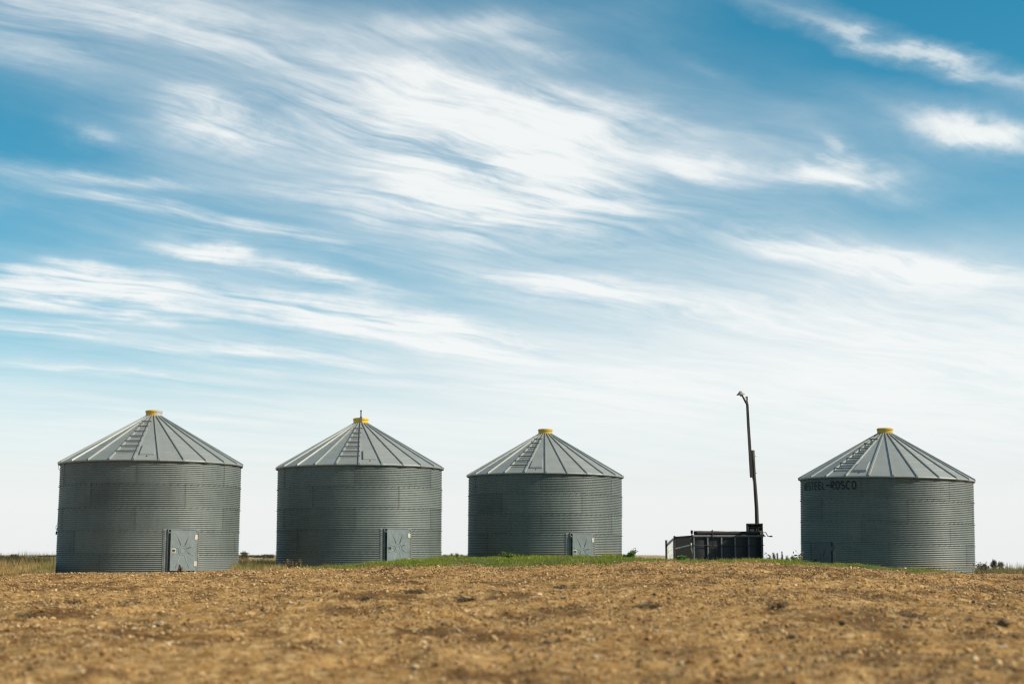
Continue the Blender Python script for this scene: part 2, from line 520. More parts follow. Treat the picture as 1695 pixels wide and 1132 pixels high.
def vnoise(x, y, seed=0):
    ix, iy = np.floor(x), np.floor(y)
    fx, fy = x - ix, y - iy
    fx, fy = fx * fx * (3 - 2 * fx), fy * fy * (3 - 2 * fy)
    a, b = _hash(ix, iy, seed), _hash(ix + 1, iy, seed)
    c, d = _hash(ix, iy + 1, seed), _hash(ix + 1, iy + 1, seed)
    return (a * (1 - fx) + b * fx) * (1 - fy) + (c * (1 - fx) + d * fx) * fy - 0.5


def fbm(x, y, seed=0, o=4, g=0.5):
    s, k = 0, 1.0
    for i in range(o):
        s = s + k * vnoise(x * 2 ** i, y * 2 ** i, seed + i)
        k *= g
    return s


def sstep(x, a, b):
    t = np.clip((x - a) / (b - a), 0, 1)
    return t * t * (3 - 2 * t)


# ------------------------------------------------------------------ terrain
FH, FV = F / CT, F / CT ** 2
CREST_P = [-900, 0, 92, 300, 393, 457, 480, 560, 640, 731, 850, 1030, 1100, 1265, 1330, 1440, 1560, 1614, 1695, 2500]
CREST_Y = [960, 955, 950, 948, 944.5, 943, 943, 940, 933, 925, 923, 923.5, 928.5, 929.5, 933, 937.5, 945, 950, 951, 955]
EDGE_P = [-900, 0, 92, 300, 400, 460, 500, 640, 800, 950, 1050, 1270, 1330, 1480, 1614, 1695, 2500]
EDGE_Y = [966, 962, 957, 954, 950, 947, 943, 940, 939, 937, 933, 933, 936, 945, 956, 957, 961]
YG, YC, YB = 34.0, 38.0, 42.0


def col_px(x, y):
    return 847.5 + FH * x / np.maximum(y, 4.0)


def terrain(x, y, rough=True):
    """ground height (world z); eye level is EYE"""
    x = np.asarray(x, float)
    y = np.asarray(y, float)
    p = col_px(x, np.clip(y, 20.0, 60.0))
    zc = -(np.interp(p, CREST_P, CREST_Y) - HOR) / FV * YC
    zg = -(np.interp(p, EDGE_P, EDGE_Y) - HOR) / FV * YG
    zb = np.interp(p, [400, 480, 731, 800], [-0.60, -0.66, -0.70, -0.80])
    zb = np.minimum(zb, zc - 0.1)
    z0 = -0.80
    z = np.where(y < 8, z0, z0 + (zg - z0) * np.clip((y - 8) / (YG - 8), 0, 1))
    z = np.where(y > YG, zg + (zc - zg) * np.sin(np.clip((y - YG) / (YC - YG), 0, 1) * np.pi / 2), z)
    z = np.where(y > YC, zc + (zb - zc) * sstep(y, YC, YB), z)
    far = np.interp(y, [60, 130, 350, 1200, 2600, 6000], [0, -0.6, -1.7, -1.9, -0.1, -0.1])
    pr = col_px(x, y)
    far = far - 0.0096 * np.clip(y - 58, 0, 9000) * sstep(pr, 1080, 1300)
    z = z + far
    if rough:
        near = 1 - sstep(y, 45, 70)
        amp = 1.0 - 0.6 * sstep(y, 33, 40)
        z = z + near * amp * (0.07 * fbm(x * 0.55 + 3, y * 1.1, 5, 3) + 0.085 * fbm(x * 1.9, y * 2.8, 21, 3, 0.62)
                              + 0.035 * fbm(x * 9.0, y * 9.0, 41, 2, 0.6))
        z = z + (1 - near) * 0.35 * fbm(x * 0.02, y * 0.02, 77, 3)
    return z + EYE


def tz(x, y):
    return float(terrain(np.array([x]), np.array([y]))[0])


def axis(lo, hi, step, far, g):
    a = list(np.arange(lo, hi + 1e-6, step))
    s, v = step, hi
    while v < far:
        s *= g
        v += s
        a.append(v)
    return a


def turf_mask(x, y):
    p = col_px(x, y)
    e = np.interp(p, EDGE_P, EDGE_Y)
    has = sstep(p, 470, 560) * (1 - sstep(p, 1520, 1620))
    w = 0.9 * fbm(x * 1.3, y * 1.3, 61, 3)
    return has * sstep(y + w, YG - 0.3, YG + 0.5) * (1 - sstep(y, 62, 75))


def field_mask(x, y):
    p = col_px(x, y)
    w = 2.0 * fbm(x * 0.5, y * 0.5, 71, 3)
    near = np.where((p < 95) | (p > 1600), 40.5, 44.0)
    return sstep(y + w, near, near + 4)


def build_ground():
    xs = axis(0, 15.5, 0.085, 4200, 1.16)
    xs = [-v for v in xs[:0:-1]] + xs
    ys = [-60, -35, -20, -10, -4, 0, 2.5, 4.5, 6.0] + axis(6.8, 41, 0.085, 6500, 1.10)
    X, Y = np.meshgrid(np.array(xs), np.array(ys))
    Z = terrain(X, Y)
    V = np.stack([X, Y, Z], -1).reshape(-1, 3)
    ny, nx = X.shape
    i = np.arange(ny * nx).reshape(ny, nx)
    Q = np.stack([i[:-1, :-1], i[:-1, 1:], i[1:, 1:], i[1:, :-1]], -1).reshape(-1, 4)
    me = bpy.data.meshes.new('ground')
    me.vertices.add(len(V))
    me.vertices.foreach_set('co', V.astype(np.float32).ravel())
    me.loops.add(Q.size)
    me.loops.foreach_set('vertex_index', Q.astype(np.int32).ravel())
    me.polygons.add(len(Q))
    me.polygons.foreach_set('loop_start', np.arange(0, Q.size, 4, dtype=np.int32))
    me.update(calc_edges=True)
    me.validate()
    at = me.color_attributes.new('mask', 'FLOAT_COLOR', 'POINT')
    c = np.zeros((len(V), 4), np.float32)
    c[:, 0] = turf_mask(X, Y).ravel()
    c[:, 1] = field_mask(X, Y).ravel()
    c[:, 3] = 1
    at.data.foreach_set('color', c.ravel())
    me.shade_smooth()
    o = link('ground', me, None, M['ground'])
    tag(o, 'rising tan gravel yard running out to flat stubble fields', 'ground', kind='structure')


build_ground()


# ------------------------------------------------------------------ grain bins
R = 2.9
RING = 0.725
NR = 5
NW = 12
WALLH = RING * NR
AMP = 0.0125
SLOPE = math.tan(rad(30.6))
NP = 24
RE = R + 0.055
RC = 0.26


def wave(zl):      # radial offset of the corrugation at a height measured from the wall foot
    return AMP * math.sin(2 * math.pi * zl / (RING / NW))


def sheet_mesh():
    nu, per = 26, 8
    a1 = 2 * math.pi / 6 + 0.012
    me = bpy.data.meshes.new('wall_sheet')
    v, f, uv = [], [], []
    nz = NW * per
    for j in range(nz + 1):
        zl = RING * j / nz
        for i in range(nu + 1):
            t = a1 * i / nu
            r = R + wave(zl) + 0.004 * (i / nu) + 0.001 * (1 - j / nz)
            v.append((r * math.sin(t), -r * math.cos(t), zl))
            uv.append((i / nu, j / nz))
    for j in range(nz):
        for i in range(nu):
            a = j * (nu + 1) + i
            f.append((a, a + 1, a + nu + 2, a + nu + 1))
    me.from_pydata(v, [], f)
    l = me.uv_layers.new(name='UVMap')
    idx = np.zeros(len(me.loops), np.int32)
    me.loops.foreach_get('vertex_index', idx)
    l.data.foreach_set('uv', np.array(uv, np.float32)[idx].ravel())
    me.shade_smooth()
    me.materials.append(M['wall'])
    return me


def rp(r, phi, z):
    return Vector((r * math.sin(phi), -r * math.cos(phi), z))


DPHI = 2 * math.pi / NP
ZE = WALLH - 0.012        # roof sheet height over the wall line


def rz(r):
    return ZE + (R - r) * SLOPE + 0.03


def roof_panel_mesh():
    m = MB()
    h = DPHI / 2
    n = 6
    top, k = [], 0
    # one slightly stepped sheet with a folded lip at the eave
    prof = [(RE, rz(RE) - 0.045), (RE + 0.006, rz(RE) - 0.012), (RE, rz(RE))]
    for i in range(1, n + 1):
        r = RE + (RC - RE) * i / n
        prof.append((r + 0.008, rz(r + 0.008) - 0.000))
        prof.append((r, rz(r) + 0.004))
    vs, fs = [], []
    for (r, z) in prof:
        rr = r / math.cos(h)
        vs += [rp(rr, -h, z), rp(r * 1.0, 0, z + 0.004), rp(rr, h, z)]
    for i in range(len(prof) - 1):
        a = i * 3
        fs += [(a, a + 1, a + 4, a + 3), (a + 1, a + 2, a + 5, a + 4)]
    m.add(vs, fs)
    return m.mesh('roof_panel', M['roof'])


def rib_mesh():
    m = MB()
    h = DPHI / 2
    sec = [(-0.034, -0.01), (-0.024, 0.052), (0.024, 0.052), (0.034, -0.01)]
    vs = []
    for r in (RE + 0.012, (RE + RC) / 2, RC - 0.02):
        rr = r / math.cos(h)
        w = 1.0 if r > 1 else 0.75
        for (s, zz) in sec:
            p = rp(rr, 0, rz(r) + zz)
            vs.append(p + Vector((s * w, 0, 0)))
    fs = []
    for i in range(2):
        for j in range(3):
            a = i * 4 + j
            fs.append((a, a + 1, a + 5, a + 4))
    fs += [(0, 1, 2, 3), (8, 9, 10, 11)]
    m.add(vs, fs)
    return m.mesh('rib', M['roof'])


SHEET, PANEL, RIB = sheet_mesh(), roof_panel_mesh(), rib_mesh()


def rung_mesh(r, name):
    w = max(2 * r * math.tan(DPHI / 2) + 0.03, 0.33) / 2
    z = rz(r) + 0.055
    y = -r
    m = MB().box(-w, w, y - 0.014, y + 0.014, z - 0.012, z + 0.026)
    return m.mesh(name, M['flange_dark'])


M['flange_dark'] = material('rung_steel', plain((0.15, 0.155, 0.15), 0.55, 0.3, 0.3, 8.0))
RUNGS = []
for i in range(7):
    RUNGS.append(rung_mesh(RE - 0.395 - i * 0.31, 'rung'))


def hatch_mesh():
    m = MB()
    r0, r1 = RE - 0.24, RE - 0.78
    w0, w1 = 0.23, 0.175
    b = []
    for (r, w) in ((r0, w0), (r1, w1)):
        for s in (-1, 1):
            b.append((r, w * s))
    P = lambda r, s, up: rp(r, 0, rz(r) + up) + Vector((s, 0, 0))
    q = [P(*b[0], -0.01), P(*b[1], -0.01), P(*b[3], -0.01), P(*b[2], -0.01)]
    t = [P(*b[0], 0.075), P(*b[1], 0.075), P(*b[3], 0.075), P(*b[2], 0.075)]
    m.hexa(q + t)
    return m.mesh('roof_hatch', M['roof'], bevel=0.012)


HATCH = hatch_mesh()
HLATCH = MB().hexa([rp(RE - r, 0, rz(RE - r) + u) + Vector((s, 0, 0)) for u in (0.0, 0.03) for (r, s) in ((0.16, -0.015), (0.16, 0.015), (0.19, 0.015), (0.19, -0.015))]).mesh('latch', M['bolt'])


def collar_mesh(mat):
    z0 = rz(RC) - 0.04
    m = MB().lathe([(0.0, z0), (RC + 0.005, z0), (RC + 0.005, z0 + 0.18), (RC + 0.02, z0 + 0.19), (RC + 0.02, z0 + 0.245),
                    (RC - 0.02, z0 + 0.262), (0.0, z0 + 0.275)], 40)
    return m.mesh('top_collar', mat)


def hexbolt(m, phi, z, s=0.016):
    c = rp(R + AMP, phi, z)
    n = rp(1, phi, 0)
    t = Vector((math.cos(phi), math.sin(phi), 0))
    vs = []
    for d in (-0.004, 0.017):
        for k in range(6):
            a = k * math.pi / 3
            vs.append(c + n * d + t * (s * math.cos(a)) + Vector((0, 0, s * math.sin(a))))
    m.add(vs, [tuple(range(6, 12))] + [(k, (k + 1) % 6, 6 + (k + 1) % 6, 6 + k) for k in range(6)])


DW, DH = 0.86, 1.26        # door leaf


def build_door(root, phi, lat):
    DM = M['door_shaded'] if lat == 'hole' else M['door']  # lettered bin's door has its shade mixed into the colour
    """door with its frame, at angle phi; its top sits on the joint under the third ring"""
    ztop = RING * 2 - 0.01
    rot = (0, 0, phi)
    yo = -(R * math.cos(DW / 2 / R) + 0.0)           # chord plane of the opening
    frame = MB()
    for s in (-1, 1):
        for k in range(1):
            x0, x1 = s * (DW / 2 + 0.03), s * (DW / 2 + 0.16)
            a0, a1 = math.asin(x0 / R), math.asin(x1 / R)
            p = []
            for z in (ztop - DH - 0.06, ztop + 0.03):
                for (a, rr) in ((a0, R - 0.03), (a1, R - 0.03), (a1, R + 0.018), (a0, R + 0.018)):
                    p.append(rp(rr, a, z))
            frame.hexa(p)
            # inner jamb standing out towards the leaf
            x0 = s * (DW / 2 + 0.002)
            x1 = s * (DW / 2 + 0.034)
            frame.box(min(x0, x1), max(x0, x1), yo - 0.055, yo + 0.03, ztop - DH - 0.06, ztop + 0.02)
    frame.box(-DW / 2 - 0.03, DW / 2 + 0.03, yo - 0.060, yo + 0.01, ztop + 0.004, ztop + 0.04)
    fo = link('door_frame', frame.mesh('door_frame', M['flange'], bevel=0.004), root, rot=rot)
    rv = MB()
    for s in (-1, 1):
        a = math.asin(s * (DW / 2 + 0.12) / R)
        for k in range(17):
            c = rp(R + 0.012, a, ztop - DH + 0.02 + k * DH / 17)
            rv.box(c.x - 0.012, c.x + 0.012, c.y - 0.018, c.y + 0.01, c.z - 0.012, c.z + 0.012)
    r_ = link('bolts', rv.mesh('frame_bolts', M['bolt']), fo)
    r_['kind'] = 'stuff'
    bk = MB().box(-DW / 2 - 0.004, DW / 2 + 0.004, yo + 0.02, yo + 0.05, ztop - DH - 0.02, ztop)
    link('door_recess', bk.mesh('door_recess', M['dark']), root, rot=rot)
    fy = yo - 0.13
    leaf = MB().box(-DW / 2 + 0.035, DW / 2, fy, fy + 0.030, ztop - DH, ztop - 0.005)
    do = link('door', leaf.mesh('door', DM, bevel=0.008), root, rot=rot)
    cx, cz = 0.01, ztop - DH * 0.50
    ring = MB()
    for rr in (0.145, 0.085):
        ring.tube([(cx + rr * math.cos(t), fy - 0.002, cz + rr * math.sin(t)) for t in [2 * math.pi * k / 24 for k in range(25)]], 0.008, 6, False)
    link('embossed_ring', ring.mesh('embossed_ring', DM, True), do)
    for k in range(8):
        t = 2 * math.pi * (k + 0.5) / 8
        dx, dz = math.cos(t), math.sin(t)
        L = min((DW / 2 - 0.08) / max(abs(dx), 1e-3), (DH / 2 - 0.08) / max(abs(dz), 1e-3))
        ux, uz = -dz * 0.012, dx * 0.012
        e0, e1 = (cx + dx * 0.17, cz + dz * 0.17), (cx + dx * L, cz + dz * L)
        q = [(e0[0] + ux, e0[1] + uz), (e0[0] - ux, e0[1] - uz), (e1[0] - ux, e1[1] - uz), (e1[0] + ux, e1[1] + uz)]
        m = MB().hexa([(u, fy + 0.003, v) for u, v in q] + [(cx + (u - cx) * 0.99, fy - 0.003, cz + (v - cz) * 0.99) for u, v in q])
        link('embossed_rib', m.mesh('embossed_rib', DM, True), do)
    lx = -DW / 2 + 0.14
    if lat == 'hole':
        m = MB().lathe([(0, 0), (0.045, 0.0), (0.045, 0.02), (0, 0.02)], 12)
        link('latch_hole', m.mesh('latch_hole', M['dark']), do, loc=(lx, fy - 0.002, cz), rot=(math.pi / 2, 0, 0))
    else:
        m = MB().box(lx - 0.07, lx + 0.07, fy - 0.008, fy + 0.004, cz - 0.06, cz + 0.06)
        lp = link('latch_plate', m.mesh('latch_plate', M['hinge'] if lat == 'pale' else DM, bevel=0.003), do)
        m = MB().box(lx - 0.05, lx + 0.05, fy - 0.016, fy - 0.009, cz - 0.035, cz + 0.035)
        link('latch', m.mesh('latch', M['bolt'], bevel=0.003), do)
    for zz in (ztop - 0.22, ztop - DH + 0.22):
        m = MB().box(DW / 2 - 0.045, DW / 2 + 0.05, fy - 0.010, fy + 0.08, zz - 0.075, zz + 0.075)
        link('hinge', m.mesh('hinge', DM if lat == 'hole' else M['hinge'], bevel=0.004), do)  # lettered bin's hinges take the same shade-darkened colour


def letters(text, phi0, step, z_hi, hgt):
    """block letters painted on the corrugated wall: they follow the corrugation"""
    G = {'W': ['l', 'r', 'b', 'mv'], 'E': ['l', 't', 'm', 'b'], 'S': ['t', 'm', 'b', 'lu', 'rd'], 'T': ['t', 'cv'], 'L': ['l', 'b'], '-': ['ms'],
         'R': ['l', 't', 'm', 'ru', 'leg'], 'O': ['l', 'r', 't', 'b'], 'C': ['l', 't', 'b']}
    w, sw, sh = step * 0.84, step * 0.84 * 0.28, hgt * 0.19
    res = []
    for k, ch in enumerate(text):
        p0 = phi0 + k * step
        z0 = z_hi - hgt
        rects = []
        for g in G[ch]:
            rects.append({'l': (0, sw, 0.04, hgt - 0.04), 'r': (w - sw, w, 0.04, hgt - 0.04), 't': (0.012, w - 0.012, hgt - sh, hgt), 'b': (0.012, w - 0.012, 0, sh),
                          'm': (sw, w - 0.01, hgt / 2 - sh / 2, hgt / 2 + sh / 2), 'mv': (w / 2 - sw / 2, w / 2 + sw / 2, sh, hgt * 0.65),
                          'cv': (w / 2 - sw / 2, w / 2 + sw / 2, 0, hgt - sh), 'lu': (0, sw, hgt / 2, hgt - 0.03), 'rd': (w - sw, w, 0.03, hgt / 2),
                          'ru': (w - sw, w, hgt / 2 + 0.02, hgt - 0.03), 'leg': None, 'ms': (0.0, w, hgt / 2 - sh / 2, hgt / 2 + sh / 2)}[g])
        m = MB()
        n = 0
        for q in rects:
            lift = 0.0105 + 0.0004 * n
            n += 1
            na, nz = 3, max(3, int((hgt if q is None else q[3] - q[2]) / 0.007))
            if q is None:     # slanted leg of the R
                corner = lambda u, v: (sw * 1.2 + (w - sw * 2.2) * (1 - v) + sw * u, v * (hgt / 2 - sh / 2))
            else:
                corner = lambda u, v: (q[0] + (q[1] - q[0]) * u, q[2] + (q[3] - q[2]) * v)
            vs, fs = [], []
            for j in range(nz + 1):
                for i in range(na + 1):
                    a, z = corner(i / na, j / nz)
                    zl = z0 + z
                    vs.append(rp(R + wave(zl) + lift, p0 + a, zl))
            for j in range(nz):
                for i in range(na):
                    a = j * (na + 1) + i
                    fs.append((a, a + 1, a + na + 2, a + na + 1))
            m.add(vs, fs)
        res.append(m.mesh('letter', M['sign_paint'], True))
    return res


BINS = [
    # eave wall points left/right, tilt, seam phase, ladder angle, door angle, collar, latch, label
    dict(a=(100, 768), b=(399, 771), tilt=0.0, seam=-0.16, lad=-0.323, door=0.345, mud=0, tone=(0.75, 1.0, 0, 1), cap='wornyellow', lat='pale',
         label='largest galvanised grain bin with worn half-bare yellow cap, its whole door showing above gravel'),
    dict(a=(460, 776), b=(731, 776), tilt=-0.004, seam=-0.06, lad=-0.145, door=0.44, mud=0, tone=(1.0, 1.03, 0, 1), cap='yellow', lat='plain',
         label='galvanised grain bin with bright yellow cap and a short post standing on its cap'),
    dict(a=(776, 788), b=(1029, 790), tilt=0.008, seam=-0.05, lad=-0.383, door=0.465, mud=1, tone=(0.5, 0.96, 0, 1), cap='dullyellow', lat='pale',
         label='galvanised grain bin on the green crest, lower half of its door hidden by grass'),
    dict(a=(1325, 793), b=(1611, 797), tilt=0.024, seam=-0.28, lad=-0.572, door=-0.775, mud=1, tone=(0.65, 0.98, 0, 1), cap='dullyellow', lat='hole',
         label='slightly leaning galvanised grain bin with black WESTEEL-ROSCO lettering under its eave'),
]
BIN_INFO = []


def build_bin(d):
    r0, r1 = ray(*d['a']), ray(*d['b'])
    a0, a1 = math.atan2(r0.x, r0.y), math.atan2(r1.x, r1.y)
    al, half = (a0 + a1) / 2, (a1 - a0) / 2
    D = R / math.sin(half)
    ze = (r0.z / math.hypot(r0.x, r0.y) + r1.z / math.hypot(r1.x, r1.y)) / 2 * D * math.cos(half) + EYE
    x, y = D * math.sin(al), D * math.cos(al)
    x -= math.sin(d['tilt']) * WALLH
    root = empty('grain_bin', (x, y, ze - WALLH + 0.02), (0, d['tilt'], -al))
    tag(root, d['label'], 'grain bin', 'galvanised grain bins in a row')
    BIN_INFO.append((x, y, ze, al))
    S = d['seam']
    offs = [S - 0.38, S - 0.75, S, S - 0.5236, S]      # bottom ring first
    bolts = MB()
    for k in range(NR):
        for j in range(6):
            ph = offs[k] + j * 2 * math.pi / 6
            link('wall_sheet', SHEET, root, loc=(0, 0, k * RING), rot=(0, 0, ph)).color = d['tone'][:2] + (1.0 if k == d['mud'] else 0.0, 1.0)
            for q in range(11):
                hexbolt(bolts, ph + 0.006, k * RING + (q + 0.75) * RING / NW * (1.0), 0.0075)
        for q in range(84):
            hexbolt(bolts, q * 2 * math.pi / 84 + S, (k + 1) * RING - 0.75 * RING / NW, 0.0125)
    bo = link('bolts', bolts.mesh('wall_bolts', M['bolt']), root)
    bo['kind'] = 'stuff'
    lad = d['lad']
    for j in range(NP):
        ph = lad + j * DPHI
        pn = link('roof_panel', PANEL, root, rot=(0, 0, ph))
        link('rib', RIB, pn, rot=(0, 0, DPHI / 2))
    for me in RUNGS:
        link('rung', me, root, rot=(0, 0, lad))
    hh = link('roof_hatch', HATCH, root, rot=(0, 0, lad + DPHI))
    link('latch', HLATCH, hh)
    link('top_collar', collar_mesh(M[d['cap']]), root)
    build_door(root, d['door'], d['lat'])
    return root


roots = [build_bin(d) for d in BINS]

# post standing on the second bin's cap
zc = rz(RC) + 0.10
pm = MB().box(-0.035, 0.045, -0.29, -0.25, zc - 0.14, zc + 0.16)
pm.box(-0.02, 0.025, -0.285, -0.255, zc + 0.15, zc + 0.36)
pm.box(-0.035, 0.04, -0.29, -0.25, zc + 0.35, zc + 0.385)
link('cap_post', pm.mesh('cap_post', material('grey_post', plain((0.13, 0.12, 0.10), 0.8)), bevel=0.004), roots[1])

for me in letters('WESTEEL-ROSCO', -1.215, 0.0692, WALLH - 0.165, 0.285):
    link('letter', me, roots[3])

# loose cable hanging down the shaded side of the first bin
x, y, ze, al = BIN_INFO[0]
m = MB()
pts = []
for (px, py) in [(98.5, 766), (96.5, 770), (97.5, 776), (100.5, 780), (100, 800), (98, 830), (96, 860), (95, 868), (92.5, 871), (92.5, 875), (95, 877),
                 (94.5, 872), (93.8, 880), (93.2, 885)]:
    pts.append(PX(px, py, y + 0.3))
m.tube(pts, 0.010, 5)
m.tube([PX(93.9, 879, y + 0.3), PX(93.0, 884, y + 0.3)], 0.028, 6)
tag(link('hanging_cable', m.mesh('hanging_cable', M['cable'], True)),
    'thin dark cable hanging from the eave beside the largest grain bin', 'cable')


# ------------------------------------------------------------------ truck box
def build_truck_box():
    Yb = 51.5
    c = PX(1148, 905, Yb)
    th = rad(10.7)
    zg = tz(c.x + 1.2, Yb + 0.6) - 0.05
    root = empty('truck_box', (c.x, Yb, zg), (0, 0, th))
    tag(root, 'black steel grain truck box with rolled tarp and open rear, sitting in grass', 'truck box')
    L, W = 2.58, 2.1
    Ht = PX(1148, 888.5, Yb).z - zg
    loc = lambda px, py: (PX(px, py, Yb).z - zg)
    N = 5
    pw = L / N
    # near side: five bulged panels
    for k in range(N):
        vs, fs = [], []
        nx, nz = 8, 4
        for j in range(nz + 1):
            for i in range(nx + 1):
                u, v = i / nx, j / nz
                bul = 0.03 * math.sin(math.pi * u) * math.sin(math.pi * (0.15 + 0.7 * v)) * (1.6 if k in (0, 4) else 0.8)
                vs.append((k * pw + pw * u, -bul, Ht * v))
        for j in range(nz):
            for i in range(nx):
                a = j * (nx + 1) + i
                fs.append((a, a + 1, a + nx + 2, a + nx + 1))
        k0 = len(vs)
        vs += [(k * pw, 0.04, 0), (k * pw + pw, 0.04, 0), (k * pw + pw, 0.04, Ht), (k * pw, 0.04, Ht)]
        fs.append((k0 + 3, k0 + 2, k0 + 1, k0))
        link('side_panel', MB().add(vs, fs).mesh('side_panel', M['black'], True), root)
    for k in range(N + 1):
        x = k * pw
        m = MB().box(x - 0.026, x + 0.026, -0.075, 0.045, 0, Ht - 0.002)
        link('stake_post', m.mesh('stake_post', M['rib_steel'], bevel=0.006), root)
    m = MB().box(-0.05, L + 0.05, -0.09, 0.06, Ht, Ht + 0.075)
    link('top_rail', m.mesh('top_rail', M['rib_steel'], bevel=0.008), root)
    m = MB().tube([(-0.02, -0.09, Ht - 0.29), (L * 0.5, -0.09, Ht - 0.31), (L + 0.06, -0.09, Ht - 0.28)], 0.012, 6)
    link('tie_rod', m.mesh('tie_rod', M['black']), root)
    # far side, head board, floor
    Hf = Ht - 0.0
    link('far_side', MB().box(-0.02, L + 0.02, W - 0.05, W, 0, Hf).mesh('far_side', M['dark'], bevel=0.006), root)
    link('head_board', MB().box(L - 0.01, L + 0.035, 0.046, W - 0.052, 0, Ht - 0.01).mesh('head_board', M['black'], bevel=0.006), root)
    link('floor', MB().box(0.0, L - 0.012, 0.042, W - 0.052, 0.02, 0.12).mesh('box_floor', M['black']), root)
    # rear opening: corner post, sloping top rail, brace bar
    m = MB().box(-0.085, -0.03, W - 0.06, W + 0.01, 0, Ht - 0.02)
    link('rear_post', m.mesh('rear_post', M['rusty'], bevel=0.006), root)
    m = MB().tube([(-0.06, 0.0, Ht + 0.02), (-0.06, W - 0.02, Hf + 0.0)], 0.045, 6)
    link('rear_rail', m.mesh('rear_rail', M['rusty']), root)
    m = MB().tube([(-0.10, -0.06, Ht - 0.24), (-0.10, 0.1, Ht - 0.29), (-0.10, W - 0.3, Ht - 0.40)], 0.026, 6)
    link('brace_bar', m.mesh('brace_bar', M['gate']), root)
    m = MB().tube([(-0.09, -0.03, Ht - 0.26), (-0.10, -0.05, Ht - 0.42), (-0.06, -0.04, Ht - 0.66)], [0.02, 0.03, 0.012], 6)
    link('rope_end', m.mesh('rope_end', M['strap'], True), root)
    # gate leaf swung out beyond the far corner
    g0 = Vector((-0.075, W + 0.0, 0))
    Rm = Matrix.Rotation(-th, 3, 'Z')
    dv = Rm @ Vector((-0.93, -0.36, 0)) * 0.36
    nrm = Rm @ Vector((0.36, -0.93, 0)) * 0.04
    Hg0, Hg1 = Ht + 0.0, Ht - 0.11
    g1 = g0 + dv * 1.0
    p = [g0 + nrm, g1 + nrm, g1, g0]
    gt = link('gate_leaf', MB().hexa(p + [p[0] + Vector((0, 0, Hg0)), p[1] + Vector((0, 0, Hg1)), p[2] + Vector((0, 0, Hg1)), p[3] + Vector((0, 0, Hg0))])
              .mesh('gate_leaf', M['gate'], bevel=0.006), root)
    gt['label'] = 'pale weathered gate leaf swung open'
    for q, hh in ((0.0, 0.07), (0.97, 0.02)):
        b = g0 + dv * q + nrm
        m = MB().box(b.x - 0.035, b.x + 0.03, b.y - 0.03, b.y + 0.03, 0, (Hg0 if q == 0 else Hg1) + hh)
        link('gate_stile', m.mesh('gate_stile', M['rusty'], bevel=0.005), gt)
    # rolled tarp on the rail
    pts, rs = [], []
    for i in range(22):
        u = i / 21
        pts.append((0.03 + (L - 0.09) * u, -0.02, Ht + 0.142 + 0.003 * math.sin(u * 9)))
        rs.append(0.074 + 0.002 * math.sin(u * 23) + 0.003 * random.random() - 0.010 * u)
    tr = link('tarp_roll', MB().tube(pts, rs, 12).mesh('tarp_roll', M['tarp'], True), root)
    link('tarp_strap', MB().tube([(0.69, -0.10, Ht - 0.45), (0.69, -0.115, Ht + 0.1), (0.70, -0.06, Ht + 0.25), (0.70, 0.06, Ht + 0.2)], 0.016, 5).mesh('tarp_strap', M['cable']), tr)
    m = MB().box(L - 0.09, L + 0.02, -0.13, 0.06, Ht + 0.08, Ht + 0.235)
    link('roll_bracket', m.mesh('roll_bracket', M['strap'], bevel=0.02), tr)
    m = MB().tube([(L, -0.05, Ht + 0.16), (L + 0.14, -0.06, Ht + 0.17), (L + 0.20, -0.08, Ht + 0.04), (L + 0.34, -0.09, Ht + 0.03)], 0.016, 6)
    m.tube([(L + 0.27, -0.09, Ht + 0.03), (L + 0.37, -0.09, Ht + 0.03)], 0.028, 6)
    m.tube([(L + 0.01, -0.05, Ht + 0.13), (L + 0.12, -0.05, Ht + 0.02)], 0.02, 6)
    link('crank_handle', m.mesh('crank_handle', M['cable'], True), tr)
    m = MB().tube([(-0.06, -0.02, Ht - 0.25), (-0.06, -0.02, Ht + 0.19)], 0.022, 6)
    m.tube([(-0.06, -0.02, Ht + 0.12), (-0.06, -0.02, Ht + 0.24)], 0.045, 6)
    link('corner_pin', m.mesh('corner_pin', M['rusty']), root)
    return root


build_truck_box()


